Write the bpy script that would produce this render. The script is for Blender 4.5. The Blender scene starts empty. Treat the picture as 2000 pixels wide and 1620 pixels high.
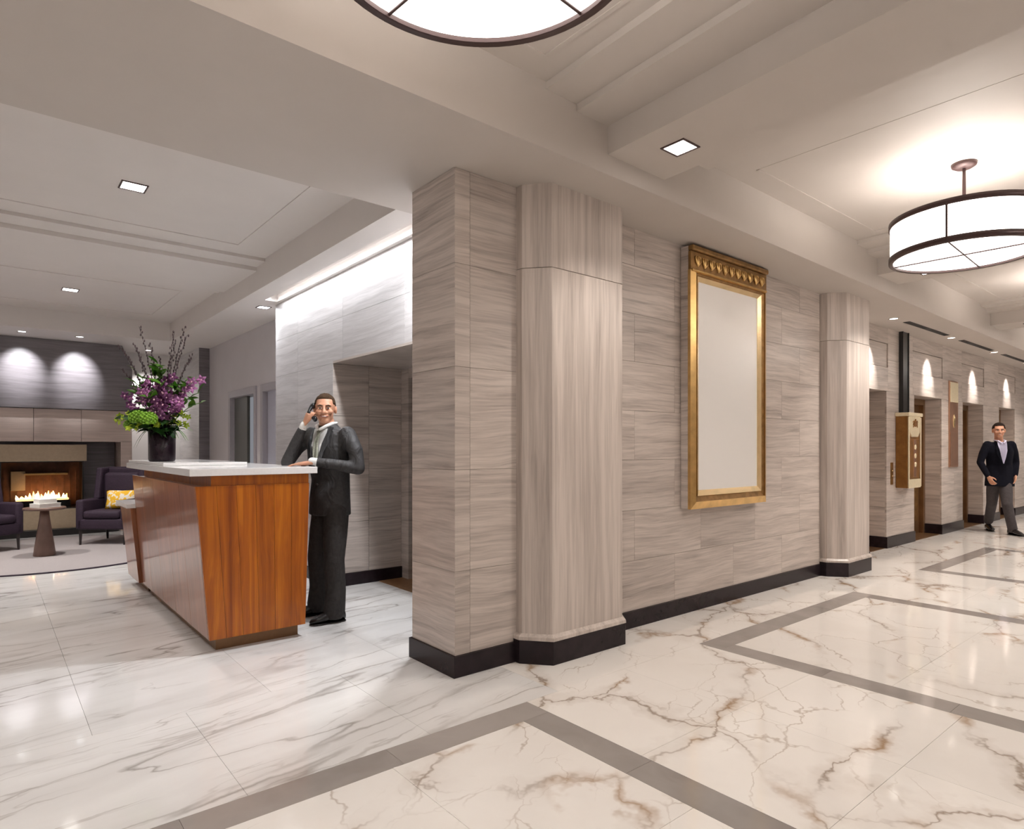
import bpy, bmesh, math, random
from mathutils import Vector, Matrix
random.seed(7)
SC = bpy.context.scene
COL = SC.collection
PI = math.pi
R = math.radians

# ------------------------------------------------------------------ camera, world, exposure
cam = bpy.data.cameras.new('camera'); camo = bpy.data.objects.new('camera', cam); COL.objects.link(camo)
cam.sensor_fit = 'HORIZONTAL'; cam.sensor_width = 36.0
cam.lens = 1240.0 / 2000.0 * 36.0
cam.shift_y = 65.0 / 2000.0
cam.clip_start = 0.02
camo.location = (0, 0, 1.35)
camo.rotation_euler = (R(90), 0, R(-39.58))
SC.camera = camo
w = bpy.data.worlds.new('world'); SC.world = w; w.use_nodes = True
w.node_tree.nodes['Background'].inputs[0].default_value = (0.9, 0.92, 1, 1)
w.node_tree.nodes['Background'].inputs[1].default_value = 0.3
SC.view_settings.view_transform = 'Standard'; SC.view_settings.look = 'None'
SC.view_settings.gamma = 1.0; SC.view_settings.use_curve_mapping = False
SC.view_settings.exposure = -0.30
SC.cycles.use_adaptive_sampling = True; SC.cycles.adaptive_threshold = 0.14; SC.cycles.adaptive_min_samples = 20
SC.cycles.max_bounces = 7; SC.cycles.diffuse_bounces = 4; SC.cycles.glossy_bounces = 3; SC.cycles.use_denoising = True

K_CHAND = 1.0      # chandelier brightness
K_DOWN = 1.0       # recessed lights

# ------------------------------------------------------------------ materials
def newmat(name):
    m = bpy.data.materials.new(name); m.use_nodes = True
    nt = m.node_tree; b = nt.nodes['Principled BSDF']
    return m, nt, b
def setb(b, col=None, rough=None, metal=None, spec=None, coat=None):
    if col is not None: b.inputs['Base Color'].default_value = (*col, 1)
    if rough is not None: b.inputs['Roughness'].default_value = rough
    if metal is not None: b.inputs['Metallic'].default_value = metal
    if spec is not None: b.inputs['Specular IOR Level'].default_value = spec
    if coat is not None:
        b.inputs['Coat Weight'].default_value = coat; b.inputs['Coat Roughness'].default_value = 0.08
class N:
    """small node-graph helper"""
    def __init__(s, nt): s.nt = nt
    def n(s, t, **kw):
        d = s.nt.nodes.new(t)
        for k, v in kw.items(): setattr(d, k, v)
        return d
    def link(s, a, b): s.nt.links.new(a, b)
    def pos(s): return s.n('ShaderNodeNewGeometry').outputs['Position']
    def obj(s): return s.n('ShaderNodeTexCoord').outputs['Object']
    def rnd(s): return s.n('ShaderNodeObjectInfo').outputs['Random']
    def mapping(s, v, scale=(1, 1, 1), rot=(0, 0, 0), loc=(0, 0, 0)):
        m = s.n('ShaderNodeMapping'); s.link(v, m.inputs[0])
        m.inputs['Scale'].default_value = scale; m.inputs['Rotation'].default_value = rot; m.inputs['Location'].default_value = loc
        return m.outputs[0]
    def noise(s, v, scale, detail=4, rough=0.55, dist=0.0, out='Fac'):
        m = s.n('ShaderNodeTexNoise'); s.link(v, m.inputs['Vector'])
        m.inputs['Scale'].default_value = scale; m.inputs['Detail'].default_value = detail
        m.inputs['Roughness'].default_value = rough; m.inputs['Distortion'].default_value = dist
        return m.outputs[out]
    def math(s, op, a, b=None, c=None):
        m = s.n('ShaderNodeMath', operation=op)
        for i, v in enumerate((a, b, c)):
            if v is None: continue
            if isinstance(v, (int, float)): m.inputs[i].default_value = v
            else: s.link(v, m.inputs[i])
        return m.outputs[0]
    def vmath(s, op, a, b):
        m = s.n('ShaderNodeVectorMath', operation=op)
        for i, v in enumerate((a, b)):
            if isinstance(v, tuple): m.inputs[i].default_value = v
            else: s.link(v, m.inputs[i])
        return m.outputs[0]
    def comb(s, x, y, z):
        m = s.n('ShaderNodeCombineXYZ')
        for i, v in enumerate((x, y, z)):
            if isinstance(v, (int, float)): m.inputs[i].default_value = v
            else: s.link(v, m.inputs[i])
        return m.outputs[0]
    def rng(s, v, a, b, c, d, smooth=False):
        m = s.n('ShaderNodeMapRange')
        if smooth: m.interpolation_type = 'SMOOTHSTEP'
        s.link(v, m.inputs[0])
        for i, q in enumerate((a, b, c, d)): m.inputs[i + 1].default_value = q
        return m.outputs[0]
    def ramp(s, v, stops):
        m = s.n('ShaderNodeValToRGB'); s.link(v, m.inputs[0]); e = m.color_ramp.elements
        while len(e) < len(stops): e.new(0.5)
        for q, (p, c) in zip(e, stops): q.position = p; q.color = (*c, 1)
        return m.outputs[0]
    def mix(s, f, a, b, mode='MIX'):
        m = s.n('ShaderNodeMix', data_type='RGBA', blend_type=mode)
        for i, v in ((0, f), (6, a), (7, b)):
            if isinstance(v, (int, float)): m.inputs[i].default_value = v
            elif isinstance(v, tuple): m.inputs[i].default_value = (*v, 1)
            else: s.link(v, m.inputs[i])
        return m.outputs[2]
    def bump(s, h, b, strength=0.2, dist=0.01):
        m = s.n('ShaderNodeBump'); s.link(h, m.inputs['Height'])
        m.inputs['Strength'].default_value = strength; m.inputs['Distance'].default_value = dist
        s.link(m.outputs[0], b.inputs['Normal'])

def simple(name, col, rough=0.5, metal=0.0, spec=0.5, var=0.06, scale=30, coat=None, bump=0.0):
    m, nt, b = newmat(name); g = N(nt); setb(b, col, rough, metal, spec, coat)
    f = g.noise(g.obj(), scale, 3)
    lo = tuple(max(0, c * (1 - var)) for c in col); hi = tuple(min(1, c * (1 + var)) for c in col)
    g.link(g.ramp(f, [(0.3, lo), (0.7, hi)]), b.inputs['Base Color'])
    if bump: g.bump(f, b, bump, 0.002)
    return m
def emit(name, col, strength):
    m, nt, b = newmat(name); setb(b, (0.8, 0.8, 0.8), 0.5)
    b.inputs['Emission Color'].default_value = (*col, 1); b.inputs['Emission Strength'].default_value = strength
    return m

def stone(name, light, dark, vertical=False, rough=0.32, contrast=1.0):
    """vein-cut limestone: fine strata, each slab cut from another place"""
    m, nt, b = newmat(name); g = N(nt); setb(b, light, rough, 0, 0.4)
    p = g.pos(); r = g.rnd()
    off = g.comb(g.math('MULTIPLY', r, 13.0), g.math('MULTIPLY', r, 7.0), g.math('MULTIPLY', r, 29.0))
    p2 = g.vmath('ADD', p, off)
    warp = g.noise(g.mapping(p2, (0.9, 0.9, 0.9)), 1.3, 2)
    wv = g.math('MULTIPLY', g.math('SUBTRACT', warp, 0.5), 0.10)
    if vertical:
        p3 = g.vmath('ADD', p2, g.comb(g.math('MULTIPLY', wv, .35), g.math('MULTIPLY', wv, .35), 0.0)); s1, s2 = (14, 14, 0.55), (55, 55, 1.6)
    else:
        p3 = g.vmath('ADD', p2, g.comb(0.0, 0.0, wv)); s1, s2 = (0.9, 0.9, 17), (3.0, 3.0, 75)
    a = g.noise(g.mapping(p3, s1), 1.0, 5, 0.62, 0.6)
    c = g.noise(g.mapping(p3, s2), 1.0, 3, 0.6, 0.3)
    f = g.math('ADD', g.math('MULTIPLY', a, 0.62), g.math('MULTIPLY', c, 0.38))
    mid = tuple((x + y) / 2 for x, y in zip(light, dark))
    col = g.ramp(f, [(0.33, dark), (0.45, mid), (0.58, light), (0.7, tuple(min(1, x * 1.06) for x in light))])
    tone = g.rng(r, 0, 1, 0.94, 1.05)
    col = g.mix(1.0, col, g.comb(tone, tone, tone), 'MULTIPLY')
    g.link(col, b.inputs['Base Color'])
    return m

def marble(name, base, warm, vein, vein2, gold, rot, stretch, rough=0.07):
    """gold=None: long parallel grey streaks; otherwise a branching crackle with gold blotches"""
    m, nt, b = newmat(name); g = N(nt); setb(b, base, rough, 0, 0.5)
    p = g.mapping(g.pos(), (1, 1, 1), (0, 0, rot))
    wob = g.noise(p, 1.6, 5, 0.6, 0, 'Color')
    wv = g.vmath('SUBTRACT', wob, (0.5, 0.5, 0.5))
    def masked(scale, lo, hi, seed): return g.rng(g.noise(g.vmath('ADD', p, (seed, seed * 2.3, 0)), scale, 2), lo, hi, 0, 1, True)
    def width(seed, a, c): return g.rng(g.noise(g.vmath('ADD', p, (seed, 0, 0)), 3.0, 3), 0.32, 0.68, a, c)
    def line(d, wn): return g.math('SUBTRACT', 1.0, g.math('MINIMUM', g.math('DIVIDE', d, wn), 1.0))
    tone = g.rng(g.rnd(), 0, 1, 0.975, 1.025)
    if gold is None:
        ps = g.vmath('ADD', g.mapping(p, stretch), g.vmath('MULTIPLY', wv, (0.16, 0.30, 0)))
        def iso(scale, seed, a, c, det=3):
            n = g.noise(g.vmath('ADD', ps, (seed, seed * 1.7, 0)), scale, det, 0.5, 0.2)
            return line(g.math('ABSOLUTE', g.math('SUBTRACT', n, 0.5)), width(seed, a, c))
        cloud = g.rng(g.noise(ps, 1.3, 5, 0.6), 0.35, 0.72, 0, 1)
        col = g.mix(cloud, base, warm)
        v1 = g.math('MULTIPLY', iso(1.0, 0.0, .003, .022), g.rng(masked(1.1, .38, .6, 3.0), 0, 1, .25, 1))
        v2 = g.math('MULTIPLY', iso(1.7, 5.2, .003, .02, 4), masked(1.5, .42, .6, 7.0))
        v3 = g.math('MULTIPLY', iso(3.0, 9.4, .005, .03, 4), masked(1.9, .45, .62, 1.0))
        smear = g.math('MULTIPLY', iso(1.0, 0.0, .05, .16), .30)
        col = g.mix(g.math('MULTIPLY', smear, .6), col, vein2)
        col = g.mix(g.math('MULTIPLY', v3, .40), col, vein2)
        col = g.mix(g.math('MULTIPLY', v2, .55), col, vein2)
        col = g.mix(g.math('MULTIPLY', v1, .68), col, vein)
    else:
        def crack(scale, seed, amp, a, c):
            q = g.vmath('ADD', g.mapping(p, stretch), g.vmath('MULTIPLY', wv, (amp, amp, 0)))
            vo = g.n('ShaderNodeTexVoronoi', feature='DISTANCE_TO_EDGE', voronoi_dimensions='2D')
            g.link(g.vmath('ADD', q, (seed, seed, 0)), vo.inputs['Vector']); vo.inputs['Scale'].default_value = scale
            return vo.outputs['Distance'] if a is None else line(vo.outputs['Distance'], width(seed, a, c))
        d1 = crack(1.15, 0.0, .75, None, None); w1 = width(0.0, 0.0, 1.0); mk1 = masked(.9, .40, .58, 3.0)
        def l1(a, c): return line(d1, g.rng(w1, 0, 1, a, c))
        cloud = g.rng(g.noise(p, 1.3, 5, 0.6), 0.35, 0.72, 0, 1)
        col = g.mix(cloud, base, warm)
        v1 = g.math('MULTIPLY', l1(.006, .035), mk1)
        v2 = g.math('MULTIPLY', crack(2.1, 4.3, .6, .006, .030), masked(1.4, .46, .62, 7.0))
        v3 = g.math('MULTIPLY', crack(4.6, 8.1, .5, .010, .045), masked(1.7, .52, .66, 11.0))
        glow = g.math('MULTIPLY', g.math('MULTIPLY', l1(.05, .16), mk1), .35)
        col = g.mix(glow, col, vein2)
        col = g.mix(g.math('MULTIPLY', v3, .6), col, vein2)
        col = g.mix(g.math('MULTIPLY', v2, .8), col, vein2)
        col = g.mix(g.math('MULTIPLY', v1, .9), col, vein)
        blot = g.math('MULTIPLY', l1(.03, .10), masked(2.6, .52, .64, 2.0))
        col = g.mix(g.math('MULTIPLY', blot, .7), col, gold)
    col = g.mix(1.0, col, g.comb(tone, tone, tone), 'MULTIPLY')
    g.link(col, b.inputs['Base Color'])
    return m

def wood(name, dark, mid, light, rough=0.22, coat=0.35, scale=1.0):
    m, nt, b = newmat(name); g = N(nt); setb(b, mid, rough, 0, 0.5, coat)
    r = g.rnd(); off = g.comb(g.math('MULTIPLY', r, 31.0), g.math('MULTIPLY', r, 17.0), g.math('MULTIPLY', r, 5.0))
    p = g.vmath('ADD', g.pos(), off)
    warp = g.noise(g.mapping(p, (2, 2, 0.5)), 1.5, 2)
    p = g.vmath('ADD', p, g.comb(g.math('MULTIPLY', warp, 0.12), g.math('MULTIPLY', warp, 0.12), 0.0))
    a = g.noise(g.mapping(p, (22 * scale, 22 * scale, 0.5)), 1.0, 4, 0.6, 0.4)
    c = g.noise(g.mapping(p, (140 * scale, 140 * scale, 3)), 1.0, 2, 0.5)
    f = g.math('ADD', g.math('MULTIPLY', a, 0.8), g.math('MULTIPLY', c, 0.2))
    col = g.ramp(f, [(0.3, dark), (0.5, mid), (0.7, light)])
    tone = g.rng(r, 0, 1, 0.86, 1.12)
    g.link(g.mix(1.0, col, g.comb(tone, tone, tone), 'MULTIPLY'), b.inputs['Base Color'])
    return m

M = {}
M['paint'] = simple('ceiling_paint', (0.56, 0.51, 0.47), 0.6, var=0.015, scale=3)
M['paint_cool'] = simple('lobby_ceiling_paint', (0.70, 0.655, 0.625), 0.6, var=0.015, scale=3)
M['wallpaint'] = simple('grey_wall_paint', (0.56, 0.53, 0.54), 0.6, var=0.02, scale=3)
M['whitewall'] = simple('white_wall_paint', (0.75, 0.72, 0.70), 0.6, var=0.015, scale=3)
M['stone'] = stone('striped_limestone', (0.60, 0.525, 0.475), (0.33, 0.28, 0.25))
M['stone_v'] = stone('striped_limestone_upright', (0.60, 0.525, 0.475), (0.36, 0.305, 0.27), vertical=True)
M['stone_grey'] = stone('grey_limestone', (0.62, 0.60, 0.60), (0.44, 0.42, 0.42))
M['stone_fire'] = stone('taupe_limestone', (0.66, 0.54, 0.48), (0.50, 0.40, 0.35))
M['stone_dark'] = stone('charcoal_stone', (0.20, 0.18, 0.19), (0.12, 0.105, 0.11))
M['joint'] = simple('grout', (0.36, 0.315, 0.285), 0.8)
M['joint_floor'] = simple('floor_grout', (0.72, 0.68, 0.64), 0.5)
M['marble_w'] = marble('white_marble_grey_veins', (0.87, 0.86, 0.85), (0.77, 0.755, 0.74), (0.26, 0.225, 0.20), (0.42, 0.385, 0.36), None, R(-8), (0.32, 2.0, 1))
M['marble_g'] = marble('white_marble_gold_veins', (0.89, 0.855, 0.815), (0.83, 0.785, 0.74), (0.33, 0.255, 0.20), (0.50, 0.42, 0.355), (0.40, 0.245, 0.125), R(-28), (0.8, 1.25, 1))
M['border'] = stone('grey_border_stone', (0.36, 0.325, 0.305), (0.27, 0.24, 0.225), rough=0.12)
M['base'] = simple('dark_baseboard_stone', (0.020, 0.013, 0.016), 0.25, spec=0.25, var=0.3, scale=12)
M['wood'] = wood('desk_veneer', (0.22, 0.044, 0.002), (0.38, 0.095, 0.003), (0.56, 0.170, 0.006), rough=0.3, coat=0.12)
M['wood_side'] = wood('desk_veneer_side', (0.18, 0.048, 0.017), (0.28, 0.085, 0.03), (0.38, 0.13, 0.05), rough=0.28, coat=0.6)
M['toe'] = simple('bronze_kickplate', (0.22, 0.12, 0.06), 0.4, metal=0.6)
M['quartz'] = simple('white_quartz', (0.80, 0.78, 0.77), 0.12, var=0.03, scale=60)
M['brass'] = simple('aged_gold', (0.62, 0.40, 0.16), 0.32, metal=1.0, var=0.18, scale=9)
M['brass_lt'] = simple('bright_gold', (0.86, 0.66, 0.38), 0.25, metal=1.0, var=0.1, scale=9)
M['brass_dk'] = simple('dark_gold', (0.30, 0.17, 0.065), 0.42, metal=0.85, var=0.3, scale=14)
M['bronze'] = simple('bronze_door', (0.26, 0.15, 0.075), 0.38, metal=0.8, var=0.15, scale=5)
M['bronze_ring'] = simple('brown_bronze', (0.075, 0.042, 0.04), 0.4, metal=0.3, var=0.1)
M['copper'] = simple('copper_plate', (0.62, 0.36, 0.24), 0.28, metal=0.9, var=0.08, scale=6)
M['black'] = simple('black_enamel', (0.012, 0.011, 0.011), 0.3, var=0.2)
M['void'] = simple('dark_interior', (0.02, 0.016, 0.014), 0.7, var=0.2)
M['cream'] = simple('cream_metal', (0.85, 0.74, 0.52), 0.35, metal=0.25, var=0.06)
M['brownmetal'] = simple('brown_mailbox_metal', (0.30, 0.135, 0.035), 0.38, metal=0.5, var=0.2, scale=10)
M['purple'] = simple('plum_upholstery', (0.026, 0.012, 0.027), 0.75, var=0.25, scale=60, bump=0.15)
M['darkwood'] = simple('dark_leg_wood', (0.018, 0.012, 0.012), 0.35)
M['tablewood'] = simple('brown_side_table', (0.15, 0.085, 0.065), 0.35, var=0.15, scale=8)
M['rug'] = simple('grey_rug', (0.36, 0.325, 0.325), 0.95, var=0.25, scale=180, bump=0.4)
M['doorframe'] = simple('lavender_grey_trim', (0.36, 0.335, 0.36), 0.45, var=0.03)
M['doorgrey'] = simple('dark_grey_door', (0.11, 0.11, 0.105), 0.5, var=0.05)
M['doorblue'] = simple('pale_blue_door', (0.46, 0.46, 0.53), 0.4, var=0.03)
M['doorcream'] = simple('cream_room_wall', (0.66, 0.61, 0.50), 0.6, var=0.03)
M['woodsill'] = simple('brown_sill', (0.25, 0.13, 0.06), 0.4, var=0.2)
M['vase'] = simple('aubergine_glass', (0.012, 0.005, 0.009), 0.25, spec=0.3, var=0.2)
M['shade'] = emit('lit_drum_shade', (1.0, 0.93, 0.86), 5.0 * K_CHAND)
M['diffuser'] = emit('lit_drum_diffuser', (1.0, 0.94, 0.88), 4.6 * K_CHAND)
M['lens'] = emit('lit_downlight_lens', (1.0, 0.95, 0.90), 9.0)
M['lens_slot'] = emit('lit_slot_lens', (0.93, 0.96, 1.0), 1.2)
M['lens_cool'] = emit('lit_cool_lens', (0.93, 0.96, 1.0), 9.0)
m, nt, b = newmat('mirror_glass'); setb(b, (0.97, 0.955, 0.94), 0.26, 0.32); M['mirror'] = m
m, nt, b = newmat('fireplace_glass'); setb(b, (0.9, 0.9, 0.9), 0.02); b.inputs['Transmission Weight'].default_value = 1.0; b.inputs['IOR'].default_value = 1.02; M['glass'] = m
m, nt, b = newmat('skin'); g = N(nt); setb(b, (0.58, 0.30, 0.19), 0.5, 0, 0.35)
b.inputs['Subsurface Weight'].default_value = 0.08; b.inputs['Subsurface Radius'].default_value = (0.01, 0.004, 0.002)
g.link(g.ramp(g.noise(g.obj(), 14, 3), [(0.3, (0.54, 0.26, 0.165)), (0.7, (0.62, 0.335, 0.215))]), b.inputs['Base Color']); M['skin'] = m
M['suit'] = simple('charcoal_suit_cloth', (0.032, 0.030, 0.031), 0.65, var=0.25, scale=50, bump=0.2)
M['trouser'] = simple('charcoal_trouser_cloth', (0.026, 0.022, 0.021), 0.8, var=0.25, scale=40, bump=0.2)
for q_, dst in (('suit', .012), ('trouser', .012)):
    nt = M[q_].node_tree; g = N(nt); b = nt.nodes['Principled BSDF']
    fold = g.noise(g.mapping(g.obj(), (1, 1, .55)), 13, 2, .5, 1.2)
    g.bump(fold, b, .8, dst * 2)
M['blazer'] = simple('navy_black_blazer', (0.005, 0.005, 0.010), 0.9, spec=0.15, var=0.2, scale=50)
M['slacks'] = simple('grey_slacks', (0.055, 0.046, 0.048), 0.85, var=0.15, scale=40)
M['shirt'] = simple('white_shirt', (0.75, 0.74, 0.72), 0.7, var=0.03)
M['shirt_lav'] = simple('pale_lavender_shirt', (0.62, 0.58, 0.74), 0.7, var=0.03)
M['tie'] = simple('silver_green_tie', (0.34, 0.345, 0.28), 0.45, var=0.35, scale=120)
M['hair'] = simple('brown_hair', (0.050, 0.028, 0.015), 0.9, spec=0.15, var=0.4, scale=80)
M['hair_dk'] = simple('dark_hair', (0.018, 0.011, 0.008), 0.9, spec=0.15, var=0.4, scale=80)
M['shoe'] = simple('black_leather', (0.012, 0.010, 0.010), 0.18, var=0.2)
M['lip'] = simple('lips', (0.42, 0.13, 0.11), 0.45)
M['eye'] = simple('eye_white', (0.75, 0.73, 0.70), 0.2, var=0.02)
M['iris'] = simple('dark_iris', (0.03, 0.018, 0.012), 0.15)
M['phone'] = simple('black_phone', (0.012, 0.012, 0.014), 0.25)
M['stem'] = simple('green_stem', (0.10, 0.20, 0.035), 0.5, var=0.3)
M['leaf'] = simple('green_leaf', (0.10, 0.25, 0.025), 0.42, var=0.35, scale=12)
M['leaf_dk'] = simple('dark_green_leaf', (0.035, 0.11, 0.02), 0.4, var=0.35, scale=12)
M['lime'] = simple('lime_bloom', (0.42, 0.52, 0.03), 0.55, var=0.25, scale=25)
M['hyd'] = simple('green_hydrangea', (0.16, 0.32, 0.015), 0.55, var=0.3, scale=25)
M['orchid'] = simple('mauve_orchid', (0.36, 0.12, 0.30), 0.5, var=0.3, scale=25)
M['orchid_dk'] = simple('purple_orchid', (0.20, 0.05, 0.17), 0.5, var=0.3, scale=25)
M['orchid_lip'] = simple('pale_orchid_lip', (0.70, 0.40, 0.50), 0.5)
M['twig'] = simple('brown_twig', (0.030, 0.017, 0.017), 0.7, var=0.3)
M['catkin'] = simple('grey_catkin', (0.055, 0.033, 0.037), 0.8, var=0.3)
M['pillow'] = simple('yellow_pillow', (0.78, 0.44, 0.03), 0.8, var=0.2, scale=9)
m, nt, b = newmat('yellow_white_print'); g = N(nt); setb(b, (0.8, 0.5, 0.1), 0.8)
f = g.rng(g.noise(g.obj(), 16, 2, 0.5, 0.6), 0.50, 0.56, 0, 1)
g.link(g.mix(f, (0.80, 0.45, 0.02), (0.78, 0.72, 0.62)), b.inputs['Base Color']); M['pillow'] = m
M['paper'] = simple('white_paper', (0.80, 0.78, 0.74), 0.6, var=0.03)
M['firebed'] = emit('glowing_embers', (1.0, 0.55, 0.2), 3.0)
M['flame'] = emit('flame', (1.0, 0.42, 0.10), 9.0)
M['flame_core'] = emit('flame_core', (1.0, 0.75, 0.40), 14.0)
M['firebox'] = simple('rusty_firebox_lining', (0.16, 0.065, 0.03), 0.6, var=0.3, scale=10)
M['firetan'] = simple('tan_metal_panel', (0.46, 0.36, 0.25), 0.35, metal=0.2, var=0.05)
M['vent'] = simple('dark_vent', (0.05, 0.042, 0.04), 0.5)

# ------------------------------------------------------------------ mesh helpers
def link(name, me, mat, parent=None, smooth=False):
    o = bpy.data.objects.new(name, me); COL.objects.link(o)
    if mat is not None and len(me.materials) == 0:
        me.materials.append(M[mat] if isinstance(mat, str) else mat)
    if parent is not None: o.parent = parent
    if smooth:
        for p in me.polygons: p.use_smooth = True
    return o
def frombm(name, bm, mat, parent=None, smooth=False):
    bmesh.ops.recalc_face_normals(bm, faces=bm.faces[:])
    me = bpy.data.meshes.new(name); bm.to_mesh(me); bm.free()
    return link(name, me, mat, parent, smooth)
def bev(bm, w, seg=2):
    if w > 0: bmesh.ops.bevel(bm, geom=bm.edges[:], offset=w, segments=seg, affect='EDGES', profile=0.5)
def add_box(bm, x0, x1, y0, y1, z0, z1):
    v = [bm.verts.new(p) for p in ((x0, y0, z0), (x1, y0, z0), (x1, y1, z0), (x0, y1, z0), (x0, y0, z1), (x1, y0, z1), (x1, y1, z1), (x0, y1, z1))]
    for f in ((0, 3, 2, 1), (4, 5, 6, 7), (0, 1, 5, 4), (1, 2, 6, 5), (2, 3, 7, 6), (3, 0, 4, 7)): bm.faces.new([v[i] for i in f])
def box(name, x0, x1, y0, y1, z0, z1, mat, parent=None, bevel=0.0, seg=2, smooth=False):
    bm = bmesh.new(); add_box(bm, x0, x1, y0, y1, z0, z1); bev(bm, bevel, seg)
    return frombm(name, bm, mat, parent, smooth)
def hexa(name, p, mat, parent=None, bevel=0.0):
    """8 corners: bottom ring of four, top ring of four"""
    bm = bmesh.new(); v = [bm.verts.new(q) for q in p]
    for f in ((0, 3, 2, 1), (4, 5, 6, 7), (0, 1, 5, 4), (1, 2, 6, 5), (2, 3, 7, 6), (3, 0, 4, 7)): bm.faces.new([v[i] for i in f])
    bev(bm, bevel); return frombm(name, bm, mat, parent)
def add_prism(bm, poly, z0, z1):
    a = [bm.verts.new((x, y, z0)) for x, y in poly]; c = [bm.verts.new((x, y, z1)) for x, y in poly]; n = len(poly)
    bm.faces.new(a[::-1]); bm.faces.new(c)
    for i in range(n): bm.faces.new((a[i], a[(i + 1) % n], c[(i + 1) % n], c[i]))
def prism(name, poly, z0, z1, mat, parent=None, bevel=0.0):
    bm = bmesh.new(); add_prism(bm, poly, z0, z1); bev(bm, bevel, 1); return frombm(name, bm, mat, parent)
def add_lathe(bm, prof, c=(0, 0, 0), seg=32, closed=True):
    rings = []
    for r, z in prof:
        rings.append([bm.verts.new((c[0] + r * math.cos(2 * PI * i / seg), c[1] + r * math.sin(2 * PI * i / seg), c[2] + z)) for i in range(seg)])
    for a, d in zip(rings, rings[1:]):
        for i in range(seg): bm.faces.new((a[i], a[(i + 1) % seg], d[(i + 1) % seg], d[i]))
    if closed: bm.faces.new(rings[0][::-1]); bm.faces.new(rings[-1])
def lathe(name, prof, c, mat, parent=None, seg=32, closed=True, smooth=True):
    bm = bmesh.new(); add_lathe(bm, prof, c, seg, closed); o = frombm(name, bm, mat, parent, smooth); return o
def add_loft(bm, secs, n=16):
    """secs: (centre, u, v) ellipses; closed with caps"""
    rings = []
    for c, u, v in secs:
        c, u, v = Vector(c), Vector(u), Vector(v)
        rings.append([bm.verts.new(c + u * math.cos(2 * PI * i / n) + v * math.sin(2 * PI * i / n)) for i in range(n)])
    for a, d in zip(rings, rings[1:]):
        for i in range(n): bm.faces.new((a[i], a[(i + 1) % n], d[(i + 1) % n], d[i]))
    bm.faces.new(rings[0][::-1]); bm.faces.new(rings[-1])
def add_tube(bm, pts, rad, n=12, flat=None, cap=True):
    """tube along a polyline with radius per point; flat=(vector, ratio) squashes along that vector; rounded ends"""
    pts = [Vector(p) for p in pts]
    if not hasattr(rad, '__len__'): rad = [rad] * len(pts)
    rad = list(rad)
    if cap:
        d0 = (pts[0] - pts[1]).normalized(); d1 = (pts[-1] - pts[-2]).normalized()
        pts = [pts[0] + d0 * rad[0] * .92, pts[0] + d0 * rad[0] * .6] + pts + [pts[-1] + d1 * rad[-1] * .6, pts[-1] + d1 * rad[-1] * .92]
        rad = [rad[0] * .35, rad[0] * .8] + rad + [rad[-1] * .8, rad[-1] * .35]
    secs = []; prev = None
    for i, p in enumerate(pts):
        t = ((pts[min(i + 1, len(pts) - 1)] - p).normalized() + (p - pts[max(i - 1, 0)]).normalized()).normalized()
        if prev is None:
            a = Vector((0, 0, 1)) if abs(t.z) < 0.9 else Vector((1, 0, 0))
            if flat: a = Vector(flat[0])
            u = (a - t * a.dot(t)).normalized()
        else:
            a = Vector(flat[0]) if flat else prev
            u = (a - t * a.dot(t)).normalized()
        prev = u; v = t.cross(u)
        k = flat[1] if flat else 1.0
        secs.append((p, u * rad[i] * k, v * rad[i]))
    add_loft(bm, secs, n)
def tube(name, pts, rad, mat, parent=None, n=10, flat=None, smooth=True):
    bm = bmesh.new(); add_tube(bm, pts, rad, n, flat); return frombm(name, bm, mat, parent, smooth)
def add_ell(bm, c, rx, ry, rz, mtx=None, u=20, v=14):
    m = Matrix.Translation(c) @ (mtx.to_4x4() if mtx else Matrix.Identity(4)) @ Matrix.Diagonal((rx, ry, rz, 1))
    bmesh.ops.create_uvsphere(bm, u_segments=u, v_segments=v, radius=1.0, matrix=m)
def ell(name, c, r, mat, parent=None, mtx=None, u=16, v=10):
    bm = bmesh.new(); add_ell(bm, c, *r, mtx, u, v); return frombm(name, bm, mat, parent, True)
def remesh(name, bm, mat, parent, voxel=0.01, smooth=2):
    bmesh.ops.recalc_face_normals(bm, faces=bm.faces[:])
    me = bpy.data.meshes.new(name + '_src'); bm.to_mesh(me); bm.free()
    o = bpy.data.objects.new('tmp', me); COL.objects.link(o)
    r = o.modifiers.new('r', 'REMESH'); r.mode = 'VOXEL'; r.voxel_size = voxel; r.use_smooth_shade = True
    s = o.modifiers.new('s', 'SMOOTH'); s.iterations = smooth; s.factor = 0.5
    dg = bpy.context.evaluated_depsgraph_get(); ev = o.evaluated_get(dg)
    out = bpy.data.meshes.new_from_object(ev, depsgraph=dg)
    bpy.data.objects.remove(o); bpy.data.meshes.remove(me)
    out.name = name; out.materials.clear()
    return link(name, out, mat, parent, True)
def empty(name, loc=(0, 0, 0), rz=0.0):
    o = bpy.data.objects.new(name, None); COL.objects.link(o); o.location = loc; o.rotation_euler = (0, 0, rz); o.empty_display_size = 0.1
    return o
def tag(o, label, cat, group=None, kind=None):
    o['label'] = label; o['category'] = cat
    if group: o['group'] = group
    if kind: o['kind'] = kind
    return o
def struct(o, label=None):
    o['kind'] = 'structure'
    if label: o['label'] = label
    return o
def copy_tree(o, parent=None):
    c = o.copy(); COL.objects.link(c); c.parent = parent
    for ch in list(o.children): copy_tree(ch, c)
    return c
_meshcache = {}
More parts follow.
